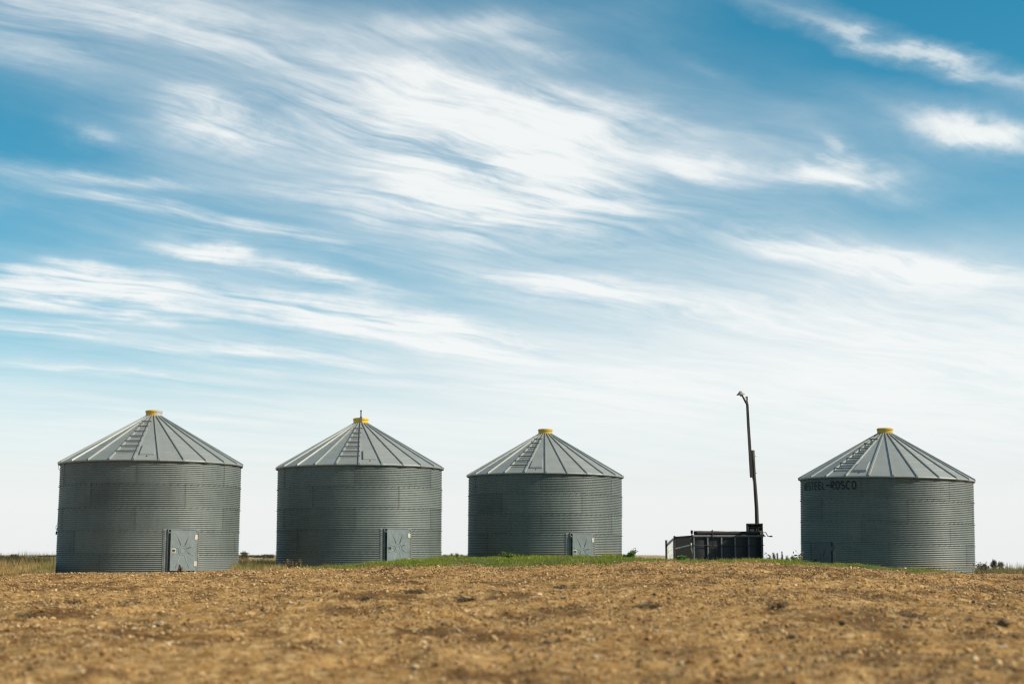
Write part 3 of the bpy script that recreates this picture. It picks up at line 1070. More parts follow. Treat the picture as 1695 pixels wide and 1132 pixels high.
# ------------------------------------------------------------------ leaning yard light pole and the wooden box at it
def build_pole():
    Yp = 54.6
    base = PX(1254.5, 940, Yp)
    base.z = tz(base.x, Yp) - 0.1
    root = empty('light_pole', base)
    tag(root, 'leaning weathered timber light pole spliced from two lengths behind the truck box', 'light pole')
    L = lambda px, py, dy=0.0: PX(px, py, Yp + dy) - base
    pts = [Vector((0, 0, 0))] + [L(*q) for q in ((1253.5, 880), (1252.3, 840), (1250.2, 810), (1248.2, 788), (1247.3, 768), (1246.3, 745))]
    link('lower_pole', MB().tube(pts, [0.085, 0.078, 0.074, 0.07, 0.07, 0.069, 0.066], 12).mesh('lower_pole', M['wood'], True), root)
    pts = [L(*q, -0.10) for q in ((1244.0, 790), (1241.3, 745), (1238.8, 705), (1236.8, 668), (1236.3, 656))]
    up = MB()
    for i in range(len(pts) - 1):
        a, b = pts[i], pts[i + 1]
        w0, w1 = (0.056 - 0.004 * i), (0.056 - 0.004 * (i + 1))
        if i == 3:
            w0, w1 = 0.030, 0.028
        up.hexa([a + Vector((sx * w0, sy * w0, -0.001)) for sx, sy in ((-1, -1), (1, -1), (1, 1), (-1, 1))] +
                [b + Vector((sx * w1, sy * w1, 0)) for sx, sy in ((-1, -1), (1, -1), (1, 1), (-1, 1))])
    link('upper_pole', up.mesh('upper_pole', M['wood']), root)
    link('lamp_arm', MB().tube([L(1237, 669, -0.14), L(1235, 666.5, -0.16), L(1229.0, 655.5, -0.2), L(1227.5, 653, -0.2)], [0.042, 0.045, 0.036, 0.03], 8).mesh('lamp_arm', M['wood']), root)
    link('arm_brace', MB().tube([L(1238.2, 666, -0.17), L(1233.2, 656, -0.2)], 0.014, 6).mesh('arm_brace', M['wire']), root)
    a = L(1226.2, 653.6, -0.2)
    sh = MB().lathe([(0.012, 0.155), (0.035, 0.15), (0.075, 0.10), (0.165, 0.015), (0.168, 0.0), (0.155, 0.006), (0.06, 0.085), (0.0, 0.1)], 24)
    so = link('lamp_shade', sh.mesh('lamp_shade', M['shade'], True), root, loc=a, rot=(0.05, -0.10, 0))
    bl = MB().lathe([(0.0, -0.07), (0.03, -0.06), (0.04, -0.025), (0.032, 0.01), (0.02, 0.07)], 12)
    link('bulb', bl.mesh('bulb', material('milky_bulb', plain((0.62, 0.60, 0.54), 0.3, 0, 0.05)), True), so)
    link('wire', MB().tube([L(1245.0, 789, -0.1), L(1246.5, 797, -0.09), L(1247.5, 808, -0.1)], 0.012, 5).mesh('wire', M['wire']), root)
    link('bolt', MB().tube([L(1248, 755.5, 0), L(1251.5, 755.2, 0)], 0.014, 6).mesh('bolt', M['bolt']), root)
    link('bolt', MB().tube([L(1249, 783, 0), L(1252.5, 782.6, 0)], 0.014, 6).mesh('bolt', M['bolt']), root)
    # open-fronted box
    x0, x1 = PX(1237.5, 870, Yp - 0.3).x, PX(1261.0, 870, Yp - 0.3).x
    zt, zb = PX(1250, 866.0, Yp - 0.3).z, PX(1250, 890, Yp - 0.3).z
    y0, y1 = Yp - 0.42, Yp - 0.07
    cx = (x0 + x1) / 2
    bx = empty('wooden_box', (cx, (y0 + y1) / 2, zb))
    tag(bx, 'small open-fronted weathered wooden box fixed to the leaning pole', 'box')
    h, w, d = zt - zb, (x1 - x0) / 2, (y1 - y0) / 2
    link('top_board', MB().box(-w - 0.02, w + 0.02, -d - 0.03, d, h - 0.035, h).mesh('top_board', M['wood'], bevel=0.004), bx)
    for s in (-1, 1):
        link('side_board', MB().box(s * w - 0.02, s * w + 0.02, -d, d, 0.0, h - 0.036).mesh('side_board', M['wood'], bevel=0.004), bx)
    link('back_board', MB().box(-w + 0.021, w - 0.021, d - 0.03, d - 0.002, 0, h - 0.037).mesh('back_board', M['wood']), bx)
    link('shelf', MB().box(-w + 0.021, w - 0.021, -d + 0.01, d - 0.031, h - 0.165, h - 0.145).mesh('shelf', M['wood']), bx)
    link('bottom_board', MB().box(-w + 0.021, w - 0.021, -d, d - 0.031, 0.0, 0.03).mesh('bottom_board', M['wood']), bx)
    link('side_board', MB().box(w * 0.42, w * 0.42 + 0.03, -d + 0.012, d - 0.031, 0.031, h - 0.166).mesh('side_board', M['wood']), bx)
    fuse = MB().box(w * 0.05, w * 0.33, -d + 0.02, d - 0.04, h - 0.42, h - 0.18)
    link('fuse_box', fuse.mesh('fuse_box', M['rusty'], bevel=0.01), bx)
    fuse = MB().box(-w * 0.75, -w * 0.1, -d + 0.05, d - 0.04, h - 0.40, h - 0.20)
    link('meter_plate', fuse.mesh('meter_plate', M['shade'], bevel=0.01), bx)


build_pole()


# ------------------------------------------------------------------ blades, leaves
def raw_mesh(name, V, T, C, mat):
    """triangle soup with a colour per vertex"""
    me = bpy.data.meshes.new(name)
    me.vertices.add(len(V))
    me.vertices.foreach_set('co', np.asarray(V, np.float32).ravel())
    T = np.asarray(T, np.int32)
    me.loops.add(T.size)
    me.loops.foreach_set('vertex_index', T.ravel())
    me.polygons.add(len(T))
    me.polygons.foreach_set('loop_start', np.arange(0, T.size, 3, dtype=np.int32))
    me.update(calc_edges=True)
    at = me.color_attributes.new('col', 'FLOAT_COLOR', 'POINT')
    C = np.concatenate([np.asarray(C, np.float32), np.ones((len(V), 1), np.float32)], 1)
    at.data.foreach_set('color', C.ravel())
    me.materials.append(mat)
    return me


def blades(x, y, h, w, lean, col, z=None):
    """bent two-piece grass blades (3 triangles each)"""
    n = len(x)
    z = terrain(x, y) - 0.01 if z is None else z
    a = RNG.uniform(0, 2 * np.pi, n)
    la = RNG.uniform(0, 2 * np.pi, n)
    ln = lean * h * RNG.uniform(0.2, 1.0, n)
    base = np.stack([x, y, z], -1)
    sx = np.stack([np.cos(a) * w, np.sin(a) * w, np.zeros(n)], -1)
    d = np.stack([np.cos(la) * ln, np.sin(la) * ln, np.zeros(n)], -1)
    up = np.stack([np.zeros(n), np.zeros(n), h], -1)
    p0, p1 = base - sx, base + sx
    m0, m1 = base + up * 0.55 + d * 0.3 - sx * 0.75, base + up * 0.55 + d * 0.3 + sx * 0.75
    tip = base + up * np.sqrt(np.clip(1 - (ln / h)[:, None] ** 2 * 0.4, 0.2, 1)) + d
    V = np.stack([p0, p1, m0, m1, tip], 1).reshape(-1, 3)
    k = (np.arange(n) * 5)[:, None]
    T = np.stack([k + [[0, 1, 3]], k + [[0, 3, 2]], k + [[2, 3, 4]]], 1).reshape(-1, 3)
    C = np.repeat(col, 5, 0)
    return V, T, C


def pick(n, pal, jitter=0.15):
    pal = np.array(pal)
    c = pal[RNG.integers(0, len(pal), n)]
    return np.clip(c * (1 + RNG.uniform(-jitter, jitter, (n, 1))), 0, 1)


def stuff_from(name, parts, mat, label, cat):
    V, T, C, k = [], [], [], 0
    for v, t, c in parts:
        V.append(v); T.append(t + k); C.append(c)
        k += len(v)
    o = link(name, raw_mesh(name, np.concatenate(V), np.concatenate(T), np.concatenate(C), mat))
    tag(o, label, cat, kind='stuff')
    return o


def grass_strip():
    n = 200000
    p = RNG.uniform(440, 1640, n)
    y = RNG.uniform(33.2, 43.0, n)
    x = (p - 847.5) / FH * y
    k = turf_mask(x, y)
    keep = RNG.uniform(0, 1, n) < k * (0.35 + 0.65 * sstep(fbm(x * 2.2, y * 2.2, 91, 3), -0.25, 0.2))
    x, y, p = x[keep], y[keep], p[keep]
    n = len(x)
    tall = 0.5 + 1.0 * sstep(fbm(x * 1.1, y * 1.1, 95, 3), -0.2, 0.35)
    thin = 0.72 - 0.35 * sstep(p, 1330, 1450)
    h = RNG.uniform(0.05, 0.13, n) * tall * thin
    g = fbm(x * 0.8, y * 0.8, 99, 3)[:, None]
    dry = np.clip(0.30 + 1.1 * g + 0.25 * sstep(p, 1330, 1450)[:, None], 0, 1)
    col = pick(n, [(0.22, 0.26, 0.02), (0.26, 0.30, 0.026), (0.32, 0.33, 0.04), (0.16, 0.20, 0.018)]) * (1 - dry * 0.55) + \
        pick(n, [(0.20, 0.17, 0.06), (0.26, 0.20, 0.09)]) * dry * 0.55
    stuff_from('green_grass', [blades(x, y, h, 0.006, 0.6, col)], M['leaf'], 'strip of short green grass along the crest of the yard', 'grass')


grass_strip()


def tall_grass():
    parts = []
    STRAW = [(0.56, 0.38, 0.15), (0.44, 0.28, 0.10), (0.60, 0.43, 0.20), (0.36, 0.22, 0.08), (0.28, 0.21, 0.065)]
    OLIVE = [(0.16, 0.18, 0.04), (0.20, 0.19, 0.055), (0.12, 0.14, 0.03)]
    # left of the largest bin
    n = 26000
    p = RNG.uniform(-80, 89, n)
    y = 38.6 + 14 * RNG.uniform(0, 1, n) ** 1.3
    x = (p - 847.5) / FH * y
    h = RNG.uniform(0.17, 0.50, n) * (0.35 + 0.95 * sstep(y, 38.6, 46)) * (1 + 0.7 * fbm(x * 0.9, y * 0.9, 101, 3))
    g = sstep(fbm(x * 0.9, y * 0.5, 103, 3) + 0.004 * (p - 40), -0.05, 0.35)[:, None] * 0.75
    parts.append(blades(x, y, h, 0.007, 0.35, pick(n, STRAW) * (1 - g) + pick(n, OLIVE) * g))
    # sparse tall stems with darker heads behind
    n = 260
    p = RNG.uniform(-80, 85, n)
    y = RNG.uniform(44, 60, n)
    x = (p - 847.5) / FH * y
    parts.append(blades(x, y, RNG.uniform(0.45, 0.75, n), 0.006, 0.3, pick(n, [(0.14, 0.12, 0.06), (0.10, 0.09, 0.045), (0.22, 0.17, 0.09)])))
    # gap between the first and second bin
    n = 16000
    p = RNG.uniform(385, 475, n)
    y = RNG.uniform(40.2, 62, n)
    x = (p - 847.5) / FH * y
    h = RNG.uniform(0.18, 0.50, n) * (0.7 + 0.4 * sstep(y, 42, 55)) * (1 + 0.5 * fbm(x * 1.2, y * 0.9, 107, 3))
    g = sstep(fbm(x * 1.3, y * 0.7, 109, 3), -0.25, 0.1)[:, None] * 0.8 * (1 - sstep(y, 52, 60))[:, None]
    parts.append(blades(x, y, h, 0.008, 0.4, pick(n, STRAW) * (1 - g) + pick(n, [(0.11, 0.15, 0.025), (0.16, 0.17, 0.04), (0.08, 0.11, 0.02)]) * g))
    # beside the leaning bin
    n = 16000
    p = RNG.uniform(1612, 1800, n)
    y = 38.3 + 14 * RNG.uniform(0, 1, n) ** 1.2
    x = (p - 847.5) / FH * y
    h = RNG.uniform(0.06, 0.42, n) * (0.3 + 0.9 * sstep(y, 38.3, 44)) * (1 + 0.9 * fbm(x * 0.9, y * 0.9, 111, 3))
    g = sstep(fbm(x * 0.8, y * 0.5, 113, 3), -0.2, 0.2)[:, None] * 0.6
    DARK = [(0.24, 0.16, 0.075), (0.30, 0.21, 0.10), (0.17, 0.115, 0.055), (0.38, 0.27, 0.14)]
    parts.append(blades(x, y, h, 0.009, 0.5, pick(n, DARK) * (1 - g) + pick(n, OLIVE) * g))
    # stubble of the field farther off
    n = 42000
    y = 55 * (260 / 55) ** RNG.uniform(0, 1, n)
    p = RNG.choice([RNG.uniform(-40, 130, n), RNG.uniform(380, 480, n), RNG.uniform(1600, 1740, n)][0:1] * 1, 1)[0] if False else \
        np.where(RNG.uniform(0, 1, n) < 0.4, RNG.uniform(-40, 130, n), np.where(RNG.uniform(0, 1, n) < 0.6, RNG.uniform(375, 480, n), RNG.uniform(1590, 1740, n)))
    x = (p - 847.5) / FH * y
    parts.append(blades(x, y, RNG.uniform(0.10, 0.28, n), 0.008 * (y / 55), 0.4, pick(n, [(0.33, 0.235, 0.13), (0.28, 0.19, 0.10), (0.40, 0.30, 0.18)])))
    stuff_from('dry_grass', parts, M['leaf'], 'tall straw-coloured dry grass around the bins and field edge', 'dry grass')


tall_grass()


def gravel():
    # points on the yard that carry stones
    n = 230000
    y = np.sqrt(RNG.uniform(7.5 ** 2, 39.2 ** 2, n))
    x = RNG.uniform(-0.40, 0.40, n) * y
    k = 1 - 0.93 * turf_mask(x, y)
    clump = 0.35 + 0.65 * sstep(fbm(x * 0.9, y * 1.2, 131, 4, 0.6), -0.3, 0.25)
    keep = RNG.uniform(0, 1, n) < k * clump
    x, y = x[keep], y[keep]
    n = len(x)
    r = 0.005 + 0.010 * RNG.uniform(0, 1, n) ** 1.8
    big = RNG.uniform(0, 1, n) < 0.04 + 0.11 * sstep(y, 14, 32)
    r[big] = RNG.uniform(0.014, 0.030, big.sum())
    z = terrain(x, y) + r * 0.25
    me = bpy.data.meshes.new('gravel')
    me.vertices.add(n)
    me.vertices.foreach_set('co', np.stack([x, y, z], -1).astype(np.float32).ravel())
    at = me.attributes.new('size', 'FLOAT', 'POINT')
    at.data.foreach_set('value', r.astype(np.float32))
    rt = me.attributes.new('turn', 'FLOAT_VECTOR', 'POINT')
    rt.data.foreach_set('vector', RNG.uniform(-3.14, 3.14, (n, 3)).astype(np.float32).ravel() * np.tile([0.25, 0.25, 1.0], n).astype(np.float32))
    it = me.attributes.new('pick', 'INT', 'POINT')
    it.data.foreach_set('value', RNG.integers(0, 6, n).astype(np.int32))
    c = bpy.data.collections.new('stone_shapes')
    for i in range(6):
        bm = bmesh.new()
        bmesh.ops.create_icosphere(bm, subdivisions=2 if i < 2 else 1, radius=1.0)
        s = Vector((random.uniform(0.85, 1.35), random.uniform(0.75, 1.1), random.uniform(0.5, 0.8)))
        for v in bm.verts:
            f = 1 + random.uniform(-0.2, 0.2)
            v.co = Vector((v.co.x * s.x, v.co.y * s.y, v.co.z * s.z)) * f
        sm = bpy.data.meshes.new('stone_shape')
        bm.to_mesh(sm)
        bm.free()
        sm.materials.append(M['stone'])
        c.objects.link(bpy.data.objects.new('stone_shape', sm))
    o = link('gravel', me, None, M['stone'])
    tag(o, 'loose tan gravel stones strewn over the yard', 'gravel', kind='stuff')
    gt = bpy.data.node_groups.new('scatter_stones', 'GeometryNodeTree')
    gt.interface.new_socket('Geometry', in_out='INPUT', socket_type='NodeSocketGeometry')
    gt.interface.new_socket('Geometry', in_out='OUTPUT', socket_type='NodeSocketGeometry')
    N, Lk = gt.nodes.new, gt.links.new
    gi, go = N('NodeGroupInput'), N('NodeGroupOutput')
    mp = N('GeometryNodeMeshToPoints')
    ci = N('GeometryNodeCollectionInfo')
    ci.inputs['Collection'].default_value = c
    ci.inputs['Separate Children'].default_value = True
    ip = N('GeometryNodeInstanceOnPoints')
    ip.inputs['Pick Instance'].default_value = True

    def attr(nm, tp):
        a = N('GeometryNodeInputNamedAttribute')
        a.data_type = tp
        a.inputs['Name'].default_value = nm
        return a.outputs['Attribute']
    Lk(gi.outputs[0], mp.inputs[0])
    Lk(mp.outputs[0], ip.inputs['Points'])
    Lk(ci.outputs[0], ip.inputs['Instance'])
    Lk(attr('pick', 'INT'), ip.inputs['Instance Index'])
    Lk(attr('turn', 'FLOAT_VECTOR'), ip.inputs['Rotation'])
    Lk(attr('size', 'FLOAT'), ip.inputs['Scale'])
    Lk(ip.outputs[0], go.inputs[0])
    md = o.modifiers.new('scatter', 'NODES')
    md.node_group = gt


gravel()


def litter():
    # straw bits and dead leaf crumbs lying in drifts on the gravel
    n = 90000
    y = np.sqrt(RNG.uniform(7.5 ** 2, 39.0 ** 2, n))
    x = RNG.uniform(-0.40, 0.40, n) * y
    m = sstep(fbm(x * 0.8, y * 0.5, 151, 4, 0.65), -0.05, 0.28)
    keep = RNG.uniform(0, 1, n) < (0.05 + 0.95 * m) * (1 - turf_mask(x, y))
    x, y, m = x[keep], y[keep], m[keep]
    n = len(x)
    L = RNG.uniform(0.015, 0.05, n)
    a = RNG.uniform(0, 2 * np.pi, n)
    up = RNG.uniform(0.0, 0.6, n) * L
    w = RNG.uniform(0.003, 0.010, n)
    z = terrain(x, y) + 0.006
    d = np.stack([np.cos(a) * L, np.sin(a) * L, up], -1)
    s = np.stack([-np.sin(a) * w, np.cos(a) * w, 0.3 * w], -1)
    c = np.stack([x, y, z], -1)
    V = np.stack([c - d * 0.6, c + s, c + d + [0, 0, 0.008], c - s], 1).reshape(-1, 3)
    k = (np.arange(n) * 4)[:, None]
    T = np.stack([k + [[0, 1, 2]], k + [[0, 2, 3]]], 1).reshape(-1, 3)
    col = np.where((RNG.uniform(0, 1, n) < 0.72)[:, None], pick(n, [(0.11, 0.062, 0.028), (0.075, 0.042, 0.02), (0.16, 0.095, 0.04)]), pick(n, [(0.40, 0.28, 0.12), (0.30, 0.20, 0.085)]))
    stuff_from('dead_litter', [(V, T, np.repeat(col, 4, 0))], M['twig'], 'drifts of straw bits and dead weed crumbs on the gravel', 'litter')


litter()


# ------------------------------------------------------------------ weeds, trees, stones
def leaves(centres, size, col, flat=0.5):
    """folded four-triangle leaves at random tilts"""
    n = len(centres)
    d = RNG.normal(size=(n, 3))
    d[:, 2] *= flat
    d /= np.linalg.norm(d, axis=1)[:, None]
    u = np.cross(d, RNG.normal(size=(n, 3)))
    u /= np.linalg.norm(u, axis=1)[:, None]
    w = np.cross(d, u)
    s = (size * RNG.uniform(0.6, 1.3, n))[:, None]
    c = np.asarray(centres)
    V = np.stack([c - d * s, c + u * s * 0.42 + w * s * 0.12, c + d * s, c - u * s * 0.42 + w * s * 0.12], 1).reshape(-1, 3)
    k = (np.arange(n) * 4)[:, None]
    T = np.stack([k + [[0, 1, 2]], k + [[0, 2, 3]]], 1).reshape(-1, 3)
    return V, T, np.repeat(col, 4, 0)


def tube_soup(paths, col):
    m = MB()
    for pts, rs in paths:
        m.tube(pts, rs, 5)
    V = np.array(m.v)
    T = []
    for q in m.f:
        for i in range(1, len(q) - 1):
            T.append((q[0], q[i], q[i + 1]))
    return V, np.array(T), np.tile(col, (len(V), 1))


def weed(px, Y, h, spread, label, cat='weed', nstem=8, nleaf=120, leafc=None, stemc=(0.14, 0.10, 0.05), dry_top=False, lsize=0.035, name='weed', group=None, sink=0.01):
    x = (px - 847.5) / FH * Y
    root = empty(name, (x, Y, tz(x, Y) - sink))
    tag(root, label, cat, group)
    paths, cs = [], []
    for i in range(nstem):
        a = random.uniform(0, 2 * math.pi)
        s = spread * random.uniform(0.1, 1.0)
        hh = h * random.uniform(0.45, 1.0)
        tip = Vector((math.cos(a) * s, math.sin(a) * s, hh))
        mid = tip * 0.5 + Vector((random.uniform(-1, 1) * 0.1 * h, random.uniform(-1, 1) * 0.1 * h, 0.08 * h))
        paths.append(([Vector((math.cos(a) * 0.02, math.sin(a) * 0.02, 0)), mid, tip], [0.009, 0.007, 0.003]))
        for k in range(random.randint(1, 3)):
            q = mid.lerp(tip, random.random())
            e = q + Vector((random.uniform(-1, 1), random.uniform(-1, 1), random.uniform(0.3, 1))) * h * 0.16
            paths.append(([q, e], [0.005, 0.002]))
            cs.append(e)
        for k in range(nleaf // nstem):
            f = random.random() ** (0.5 if dry_top else 0.8)
            q = (mid * (2 * f)) if f < 0.5 else mid.lerp(tip, 2 * f - 1)
            cs.append(q + Vector((random.gauss(0, 1), random.gauss(0, 1), random.gauss(0, 0.6))) * spread * 0.16)
    v, t, c = tube_soup(paths, stemc)
    link('stems', raw_mesh('weed_stems', v, t, c, M['twig']), root)
    if leafc:
        cs = np.array([tuple(q) for q in cs])
        cs[:, 2] = np.maximum(cs[:, 2], 0.01)
        v, t, c = leaves(cs, lsize, pick(len(cs), leafc))
        lo = link('foliage', raw_mesh('weed_leaves', v, t, c, M['leaf']), root)
        lo['kind'] = 'stuff'
    return root


GREEN = [(0.05, 0.13, 0.02), (0.07, 0.16, 0.025), (0.10, 0.18, 0.03)]
BROWN = [(0.14, 0.09, 0.05), (0.20, 0.135, 0.075), (0.10, 0.065, 0.035)]
OLV = [(0.09, 0.10, 0.035), (0.13, 0.12, 0.05), (0.07, 0.075, 0.03)]
weed(1040, 36.8, 0.19, 0.22, 'bushy green broadleaf weed in the grass between third bin and truck box', nstem=12, nleaf=420, leafc=GREEN, lsize=0.04, name='green_weed')
weed(1048, 37.2, 0.33, 0.14, 'spindly grey dried weed rising behind a bushy green weed', nstem=7, nleaf=70, leafc=[(0.10, 0.10, 0.08), (0.16, 0.14, 0.11)], name='dry_weed', lsize=0.03, dry_top=True)
weed(840, 37.2, 0.16, 0.20, 'low green broadleaf weed before the third bin below its plain wall', nstem=9, nleaf=220, leafc=GREEN, name='green_weed', lsize=0.035)
weed(1124, 37.4, 0.16, 0.22, 'low green leafy weed before the truck box open end', nstem=9, nleaf=240, leafc=GREEN, name='green_weed', lsize=0.035)
weed(1317, 37.5, 0.14, 0.18, 'dark green leafy weed at the foot of the lettered bin', nstem=9, nleaf=220, leafc=GREEN, name='green_weed', lsize=0.035)
weed(1276, 46.0, 0.85, 0.35, 'tall pale dried weed beside the truck box crank end', nstem=12, nleaf=130, leafc=OLV, name='dry_weed', dry_top=True, stemc=(0.27, 0.22, 0.13))
weed(1321, 44.0, 0.95, 0.30, 'leggy olive weed with dark seed heads beside the lettered bin', nstem=10, nleaf=190, leafc=OLV + BROWN, name='seeding_weed', dry_top=True, lsize=0.05)
weed(483, 38.2, 0.26, 0.22, 'dead brown weed at the dark foot of the second bin', nstem=9, nleaf=60, leafc=BROWN, name='dry_weed', stemc=(0.20, 0.12, 0.07))
weed(497, 38.4, 0.30, 0.16, 'tallest dead brown weed at the dark foot of the second bin', nstem=7, nleaf=50, leafc=BROWN, name='dry_weed', stemc=(0.23, 0.15, 0.09))
weed(540, 38.0, 0.15, 0.35, 'low reddish dead weed patch before the second bin', nstem=16, nleaf=90, leafc=BROWN, name='dry_weed', stemc=(0.20, 0.12, 0.06))
weed(299, 38.8, 0.24, 0.10, 'dead weed standing against the door of the largest bin', nstem=5, nleaf=40, leafc=[(0.10, 0.05, 0.02), (0.16, 0.09, 0.03)], name='dry_weed', stemc=(0.13, 0.08, 0.04), lsize=0.04)
weed(1625, 39.5, 0.42, 0.3, 'scrubby olive weed beside the leaning lettered bin', nstem=12, nleaf=260, leafc=OLV, name='scrub_weed', lsize=0.035, dry_top=True)
for (px, py) in [(690, 985), (610, 990), (1265, 988), (1452, 1000), (1290, 1012), (840, 1003), (130, 1000), (225, 1005), (1500, 1020), (770, 1000), (1075, 1012),
                 (340, 992), (430, 1010), (930, 975), (1130, 985), (60, 1020)]:
    # distance from where the pixel's ray meets the yard
    d = ray(px, py)
    Y = 12.0
    for _ in range(60):
        xx = d.x / d.y * Y
        Y += (EYE + d.z / d.y * Y - float(terrain(np.array([xx]), np.array([Y]), False)[0])) * 8
        Y = min(max(Y, 8.0), 37.0)
    weed(px, Y, 0.055 * random.uniform(0.8, 1.3), 0.20 * random.uniform(0.7, 1.3), 'flat brown dead weed tuft lying on the open gravel', nstem=16, nleaf=150, leafc=BROWN + [(0.16, 0.13, 0.06)],
         name='dead_weed_tuft', stemc=(0.15, 0.10, 0.055), lsize=0.022, group='dead weed tufts on the gravel')


def place(px, py):
    d = ray(px, py)
    Y = 15.0
    for _ in range(80):
        xx = d.x / d.y * Y
        Y += (EYE + d.z / d.y * Y - float(terrain(np.array([xx]), np.array([Y]), False)[0])) * 8
        Y = min(max(Y, 8.0), 37.8)
    xx = d.x / d.y * Y
    return Vector((xx, Y, tz(xx, Y)))


def rock(px, py, r, col, name, label, cat, group=None, flat=0.65):
    p = place(px, py)
    bm = bmesh.new()
    bmesh.ops.create_icosphere(bm, subdivisions=2, radius=1.0)
    ph = [random.uniform(0, 6) for _ in range(6)]
    for v in bm.verts:
        q = v.co
        f = 1 + 0.18 * math.sin(3 * q.x + ph[0]) * math.sin(2.6 * q.y + ph[1]) + 0.12 * math.sin(5 * q.z + ph[2] + 3 * q.x) + random.uniform(-0.06, 0.06)
        v.co = Vector((q.x * f * r * 1.25, q.y * f * r, q.z * f * r * flat))
    me = bpy.data.meshes.new(name)
    bm.to_mesh(me)
    bm.free()
    me.materials.append(col)
    o = link(name, me, None, loc=p + Vector((0, 0, r * flat * 0.45)), rot=(0, 0, random.uniform(0, 6)))
    tag(o, label, cat, group)


WHITE = material('white_stone', plain((0.55, 0.50, 0.42), 0.85, 0, 0.2, 20.0, (0.3, 0.24, 0.16), 0.4))
PALE = material('pale_stone', plain((0.45, 0.34, 0.21), 0.85, 0, 0.2, 20.0, (0.3, 0.24, 0.16), 0.4))
CLOD = material('dark_clod', plain((0.12, 0.075, 0.04), 0.95, 0, 0.35, 14.0, (0.05, 0.03, 0.02), 0.5))
rock(1437, 931.5, 0.055, WHITE, 'white_stone', 'small white stone lying in grass at the lettered bin foot', 'stone')
rock(1429, 936, 0.045, WHITE, 'white_stone', 'whitish stone on the grass edge before the lettered bin', 'stone')
rock(1498, 939, 0.04, WHITE, 'white_stone', 'tiny white stone on grass edge beside lettered bin brightest wall', 'stone')
rock(1662, 1036, 0.052, CLOD, 'earth_clod', 'dark brown earth clod standing alone on the gravel', 'clod', flat=0.9)
for (px, py, r) in [(239, 962, 0.05), (265, 1037, 0.055), (282, 1062, 0.05), (1385, 985, 0.06), (815, 972, 0.06), (150, 1035, 0.035), (222, 1050, 0.05), (1340, 1068, 0.07),
                    (700, 1060, 0.045), (1660, 1074, 0.06), (985, 1090, 0.04), (480, 1000, 0.045), (560, 1065, 0.04), (1110, 955, 0.045), (395, 955, 0.05)]:
    rock(px, py, r * 0.62, PALE, 'pale_stone', 'fist-sized pale stone lying on the open gravel', 'stone', 'pale stones on the gravel')
for (px, py, r) in [(840, 1066, 0.05), (1395, 1035, 0.06), (600, 945, 0.06), (1500, 1050, 0.05), (1310, 1055, 0.06), (735, 1030, 0.05), (1080, 1035, 0.05), (1645, 1022, 0.04),
                    (1010, 957, 0.05), (330, 950, 0.045), (905, 1065, 0.06)]:
    rock(px, py, r * 0.6, CLOD, 'earth_clod', 'small dark earth clod crumbled on the gravel yard', 'clod', 'earth clods on the gravel')


def fallen_leaf(px, py, s, col, label):
    p = place(px, py)
    V, F_ = [], []
    n = 9
    for i in range(n + 1):
        u = i / n
        w = s * 0.45 * math.sin(math.pi * min(u * 1.05, 1)) ** 0.7
        cz = s * 0.5 * math.sin(u * 2.6)
        V += [(-w, (u - 0.5) * 2 * s, cz + w * 0.5), (0, (u - 0.5) * 2 * s, cz), (w, (u - 0.5) * 2 * s, cz + w * 0.5)]
    for i in range(n):
        a = i * 3
        F_ += [(a, a + 1, a + 4, a + 3), (a + 1, a + 2, a + 5, a + 4)]
    m = MB().add(V, F_)
    o = link('fallen_leaf', m.mesh('fallen_leaf', col), None, loc=p + Vector((0, 0, 0.025)), rot=(0.2, 0.3, random.uniform(0, 6)))
    tag(o, label, 'leaf')


YL = material('yellow_leaf', plain((0.62, 0.33, 0.03), 0.6, 0, 0.2, 20.0))
OL = material('orange_leaf', plain((0.55, 0.17, 0.02), 0.6, 0, 0.2, 20.0))
fallen_leaf(1576, 985.5, 0.075, YL, 'large yellow fallen leaf on gravel before the lettered bin')
fallen_leaf(1680, 962, 0.09, OL, 'orange fallen leaf on gravel beside the scrubby dry grass')
fallen_leaf(401, 1022, 0.04, YL, 'small yellow fallen leaf on gravel before the largest bin')
fallen_leaf(306, 947, 0.06, YL, 'yellow fallen leaf under the door of the largest bin')
fallen_leaf(195, 965, 0.06, OL, 'orange-brown fallen leaf on gravel before the largest bin')


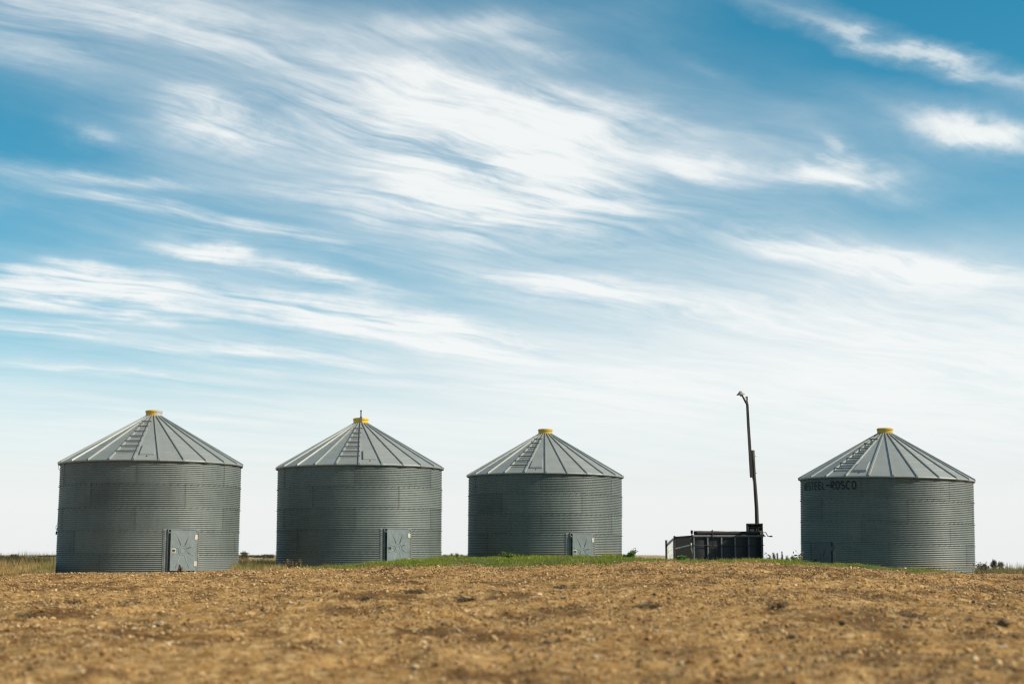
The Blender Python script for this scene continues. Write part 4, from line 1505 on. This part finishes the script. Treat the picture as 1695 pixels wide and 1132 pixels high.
def tree(px, ytop, Y, width_px, label, kind='round', cols=None, name='tree', group=None, trunk=0.25):
    x = (px - 847.5) / FH * Y
    zb = tz(x, Y) - 0.2
    ztop = PX(px, ytop, Y).z
    H = (ztop - zb) * (1.03 if kind == 'spruce' else 1.10)
    W = width_px * Y / FH / 2 * (1.5 if kind == 'spruce' else 1.35)
    root = empty(name, (x, Y, zb))
    tag(root, label, 'tree', group)
    paths = [([Vector((0, 0, 0)), Vector((0.02 * H, 0, H * 0.5)), Vector((0, 0, H * 0.9))], [H * 0.035, H * 0.02, H * 0.004])]
    for i in range(6):
        a = i * 2.4 + random.random()
        z0 = H * random.uniform(trunk, 0.6)
        paths.append(([Vector((0.01 * H, 0, z0)), Vector((math.cos(a) * W * 0.7, math.sin(a) * W * 0.7, z0 + H * 0.2))], [H * 0.012, H * 0.003]))
    v, t, c = tube_soup(paths, (0.07, 0.055, 0.04))
    link('trunk', raw_mesh('trunk', v, t, c, M['twig']), root)
    n = 900
    if kind == 'spruce':
        f = RNG.uniform(0, 1, n) ** 0.6 * 0.98 + 0.02
        tier = 0.75 + 0.25 * np.sin(f * 40)
        rr = W * (1.0 - f * 0.0) * (1 - (1 - f)) if False else W * f * tier * np.sqrt(RNG.uniform(0.15, 1, n))
        z = H * (1.0 - 0.90 * f)
        a = RNG.uniform(0, 6.283, n)
        cs = np.stack([rr * np.cos(a), rr * np.sin(a), z], -1)
    else:
        nc = 9
        cc = RNG.normal(size=(nc, 3))
        cc /= np.linalg.norm(cc, axis=1)[:, None]
        cc *= RNG.uniform(0.3, 0.72, (nc, 1))
        q = cc[RNG.integers(0, nc, n)] + RNG.normal(size=(n, 3)) * 0.2
        lo = H * trunk
        cs = np.stack([q[:, 0] * W, q[:, 1] * W, lo + (H - lo) * (0.5 + 0.5 * q[:, 2])], -1)
        cs[:, 2] = np.clip(cs[:, 2], H * 0.05, H)
    v, t, c = leaves(cs, 0.085 * max(W, H * 0.35) * 1.3, pick(n, cols, 0.3), 0.8)
    cr = link('crown', raw_mesh('crown', v, t, c, M['leaf']), root)
    return root


DARKT = [(0.035, 0.045, 0.025), (0.05, 0.055, 0.03), (0.07, 0.06, 0.035)]
OLT = [(0.09, 0.085, 0.04), (0.12, 0.10, 0.05), (0.07, 0.07, 0.035)]
BLUE = [(0.045, 0.065, 0.06), (0.06, 0.08, 0.075), (0.035, 0.05, 0.045)]
for k, (px, yt, w) in enumerate([(-30, 915, 34), (-8, 917, 26), (6, 918.5, 16), (16, 917.5, 16), (24, 917.0, 14), (33, 920, 16)]):
    tree(px, yt, 560 + 14 * k, w, 'low dark rounded tree in the far clump beyond dry grass', cols=DARKT, group='dark tree clump beyond the field', trunk=0.08)
for k, (px, yt, w) in enumerate([(70, 919.5, 12), (78, 918.4, 14), (86, 918.6, 14), (93, 918.8, 14)]):
    tree(px, yt, 1500 + 25 * k, w, 'tiny tree in the thin far treeline beside the largest bin', cols=DARKT, group='thin far treeline', trunk=0.05)
tree(404, 913.2, 420, 20, 'rounded olive tree alone in the field between first and second bins', cols=OLT, name='tree', trunk=0.08)
tree(443, 918.0, 900, 22, 'low distant olive thicket against the second bin wall', cols=OLT, name='thicket', trunk=0.05)
tree(430, 919.0, 1300, 30, 'faint low thicket on the horizon between first and second bins', cols=OLT, name='thicket', trunk=0.05)
for k, (px, yt, w) in enumerate([(737, 917, 10), (747, 916, 9), (755, 915.4, 9), (763, 918, 10), (771, 919, 8)]):
    tree(px, yt, 620 + 20 * k, w, 'small distant bushy tree over the grass between second and third bins', cols=OLT, group='bushy trees between second and third bins', trunk=0.1)
tree(1287, 914.5, 520, 5.6, 'shorter of two bluish spruces beyond the truck box', 'spruce', BLUE, 'spruce_tree')
tree(1294.4, 912.8, 520, 7.0, 'taller of two bluish spruces beyond the truck box', 'spruce', BLUE, 'spruce_tree')
for k, (px, yt, w) in enumerate([(1270, 922, 4), (1274, 919, 5), (1280, 918, 5), (1303, 919.5, 5), (1311, 920, 4)]):
    tree(px, yt, 430 + 10 * k, w, 'small dark tree in the distant row around the spruces', 'spruce' if k in (1, 4) else 'round', DARKT, group='small trees around the spruces', trunk=0.1)
tree(1643.5, 927.0, 190, 10, 'taller loose-crowned tree beyond the dry grass beside lettered bin', cols=BLUE, trunk=0.35)
tree(1656, 930.0, 190, 9, 'shorter round-crowned tree beyond the dry grass beside lettered bin', cols=BLUE, trunk=0.35)
tree(1626, 936.0, 120, 10, 'low scrubby bush close beside the lettered bin', cols=OLT, name='bush', trunk=0.1)
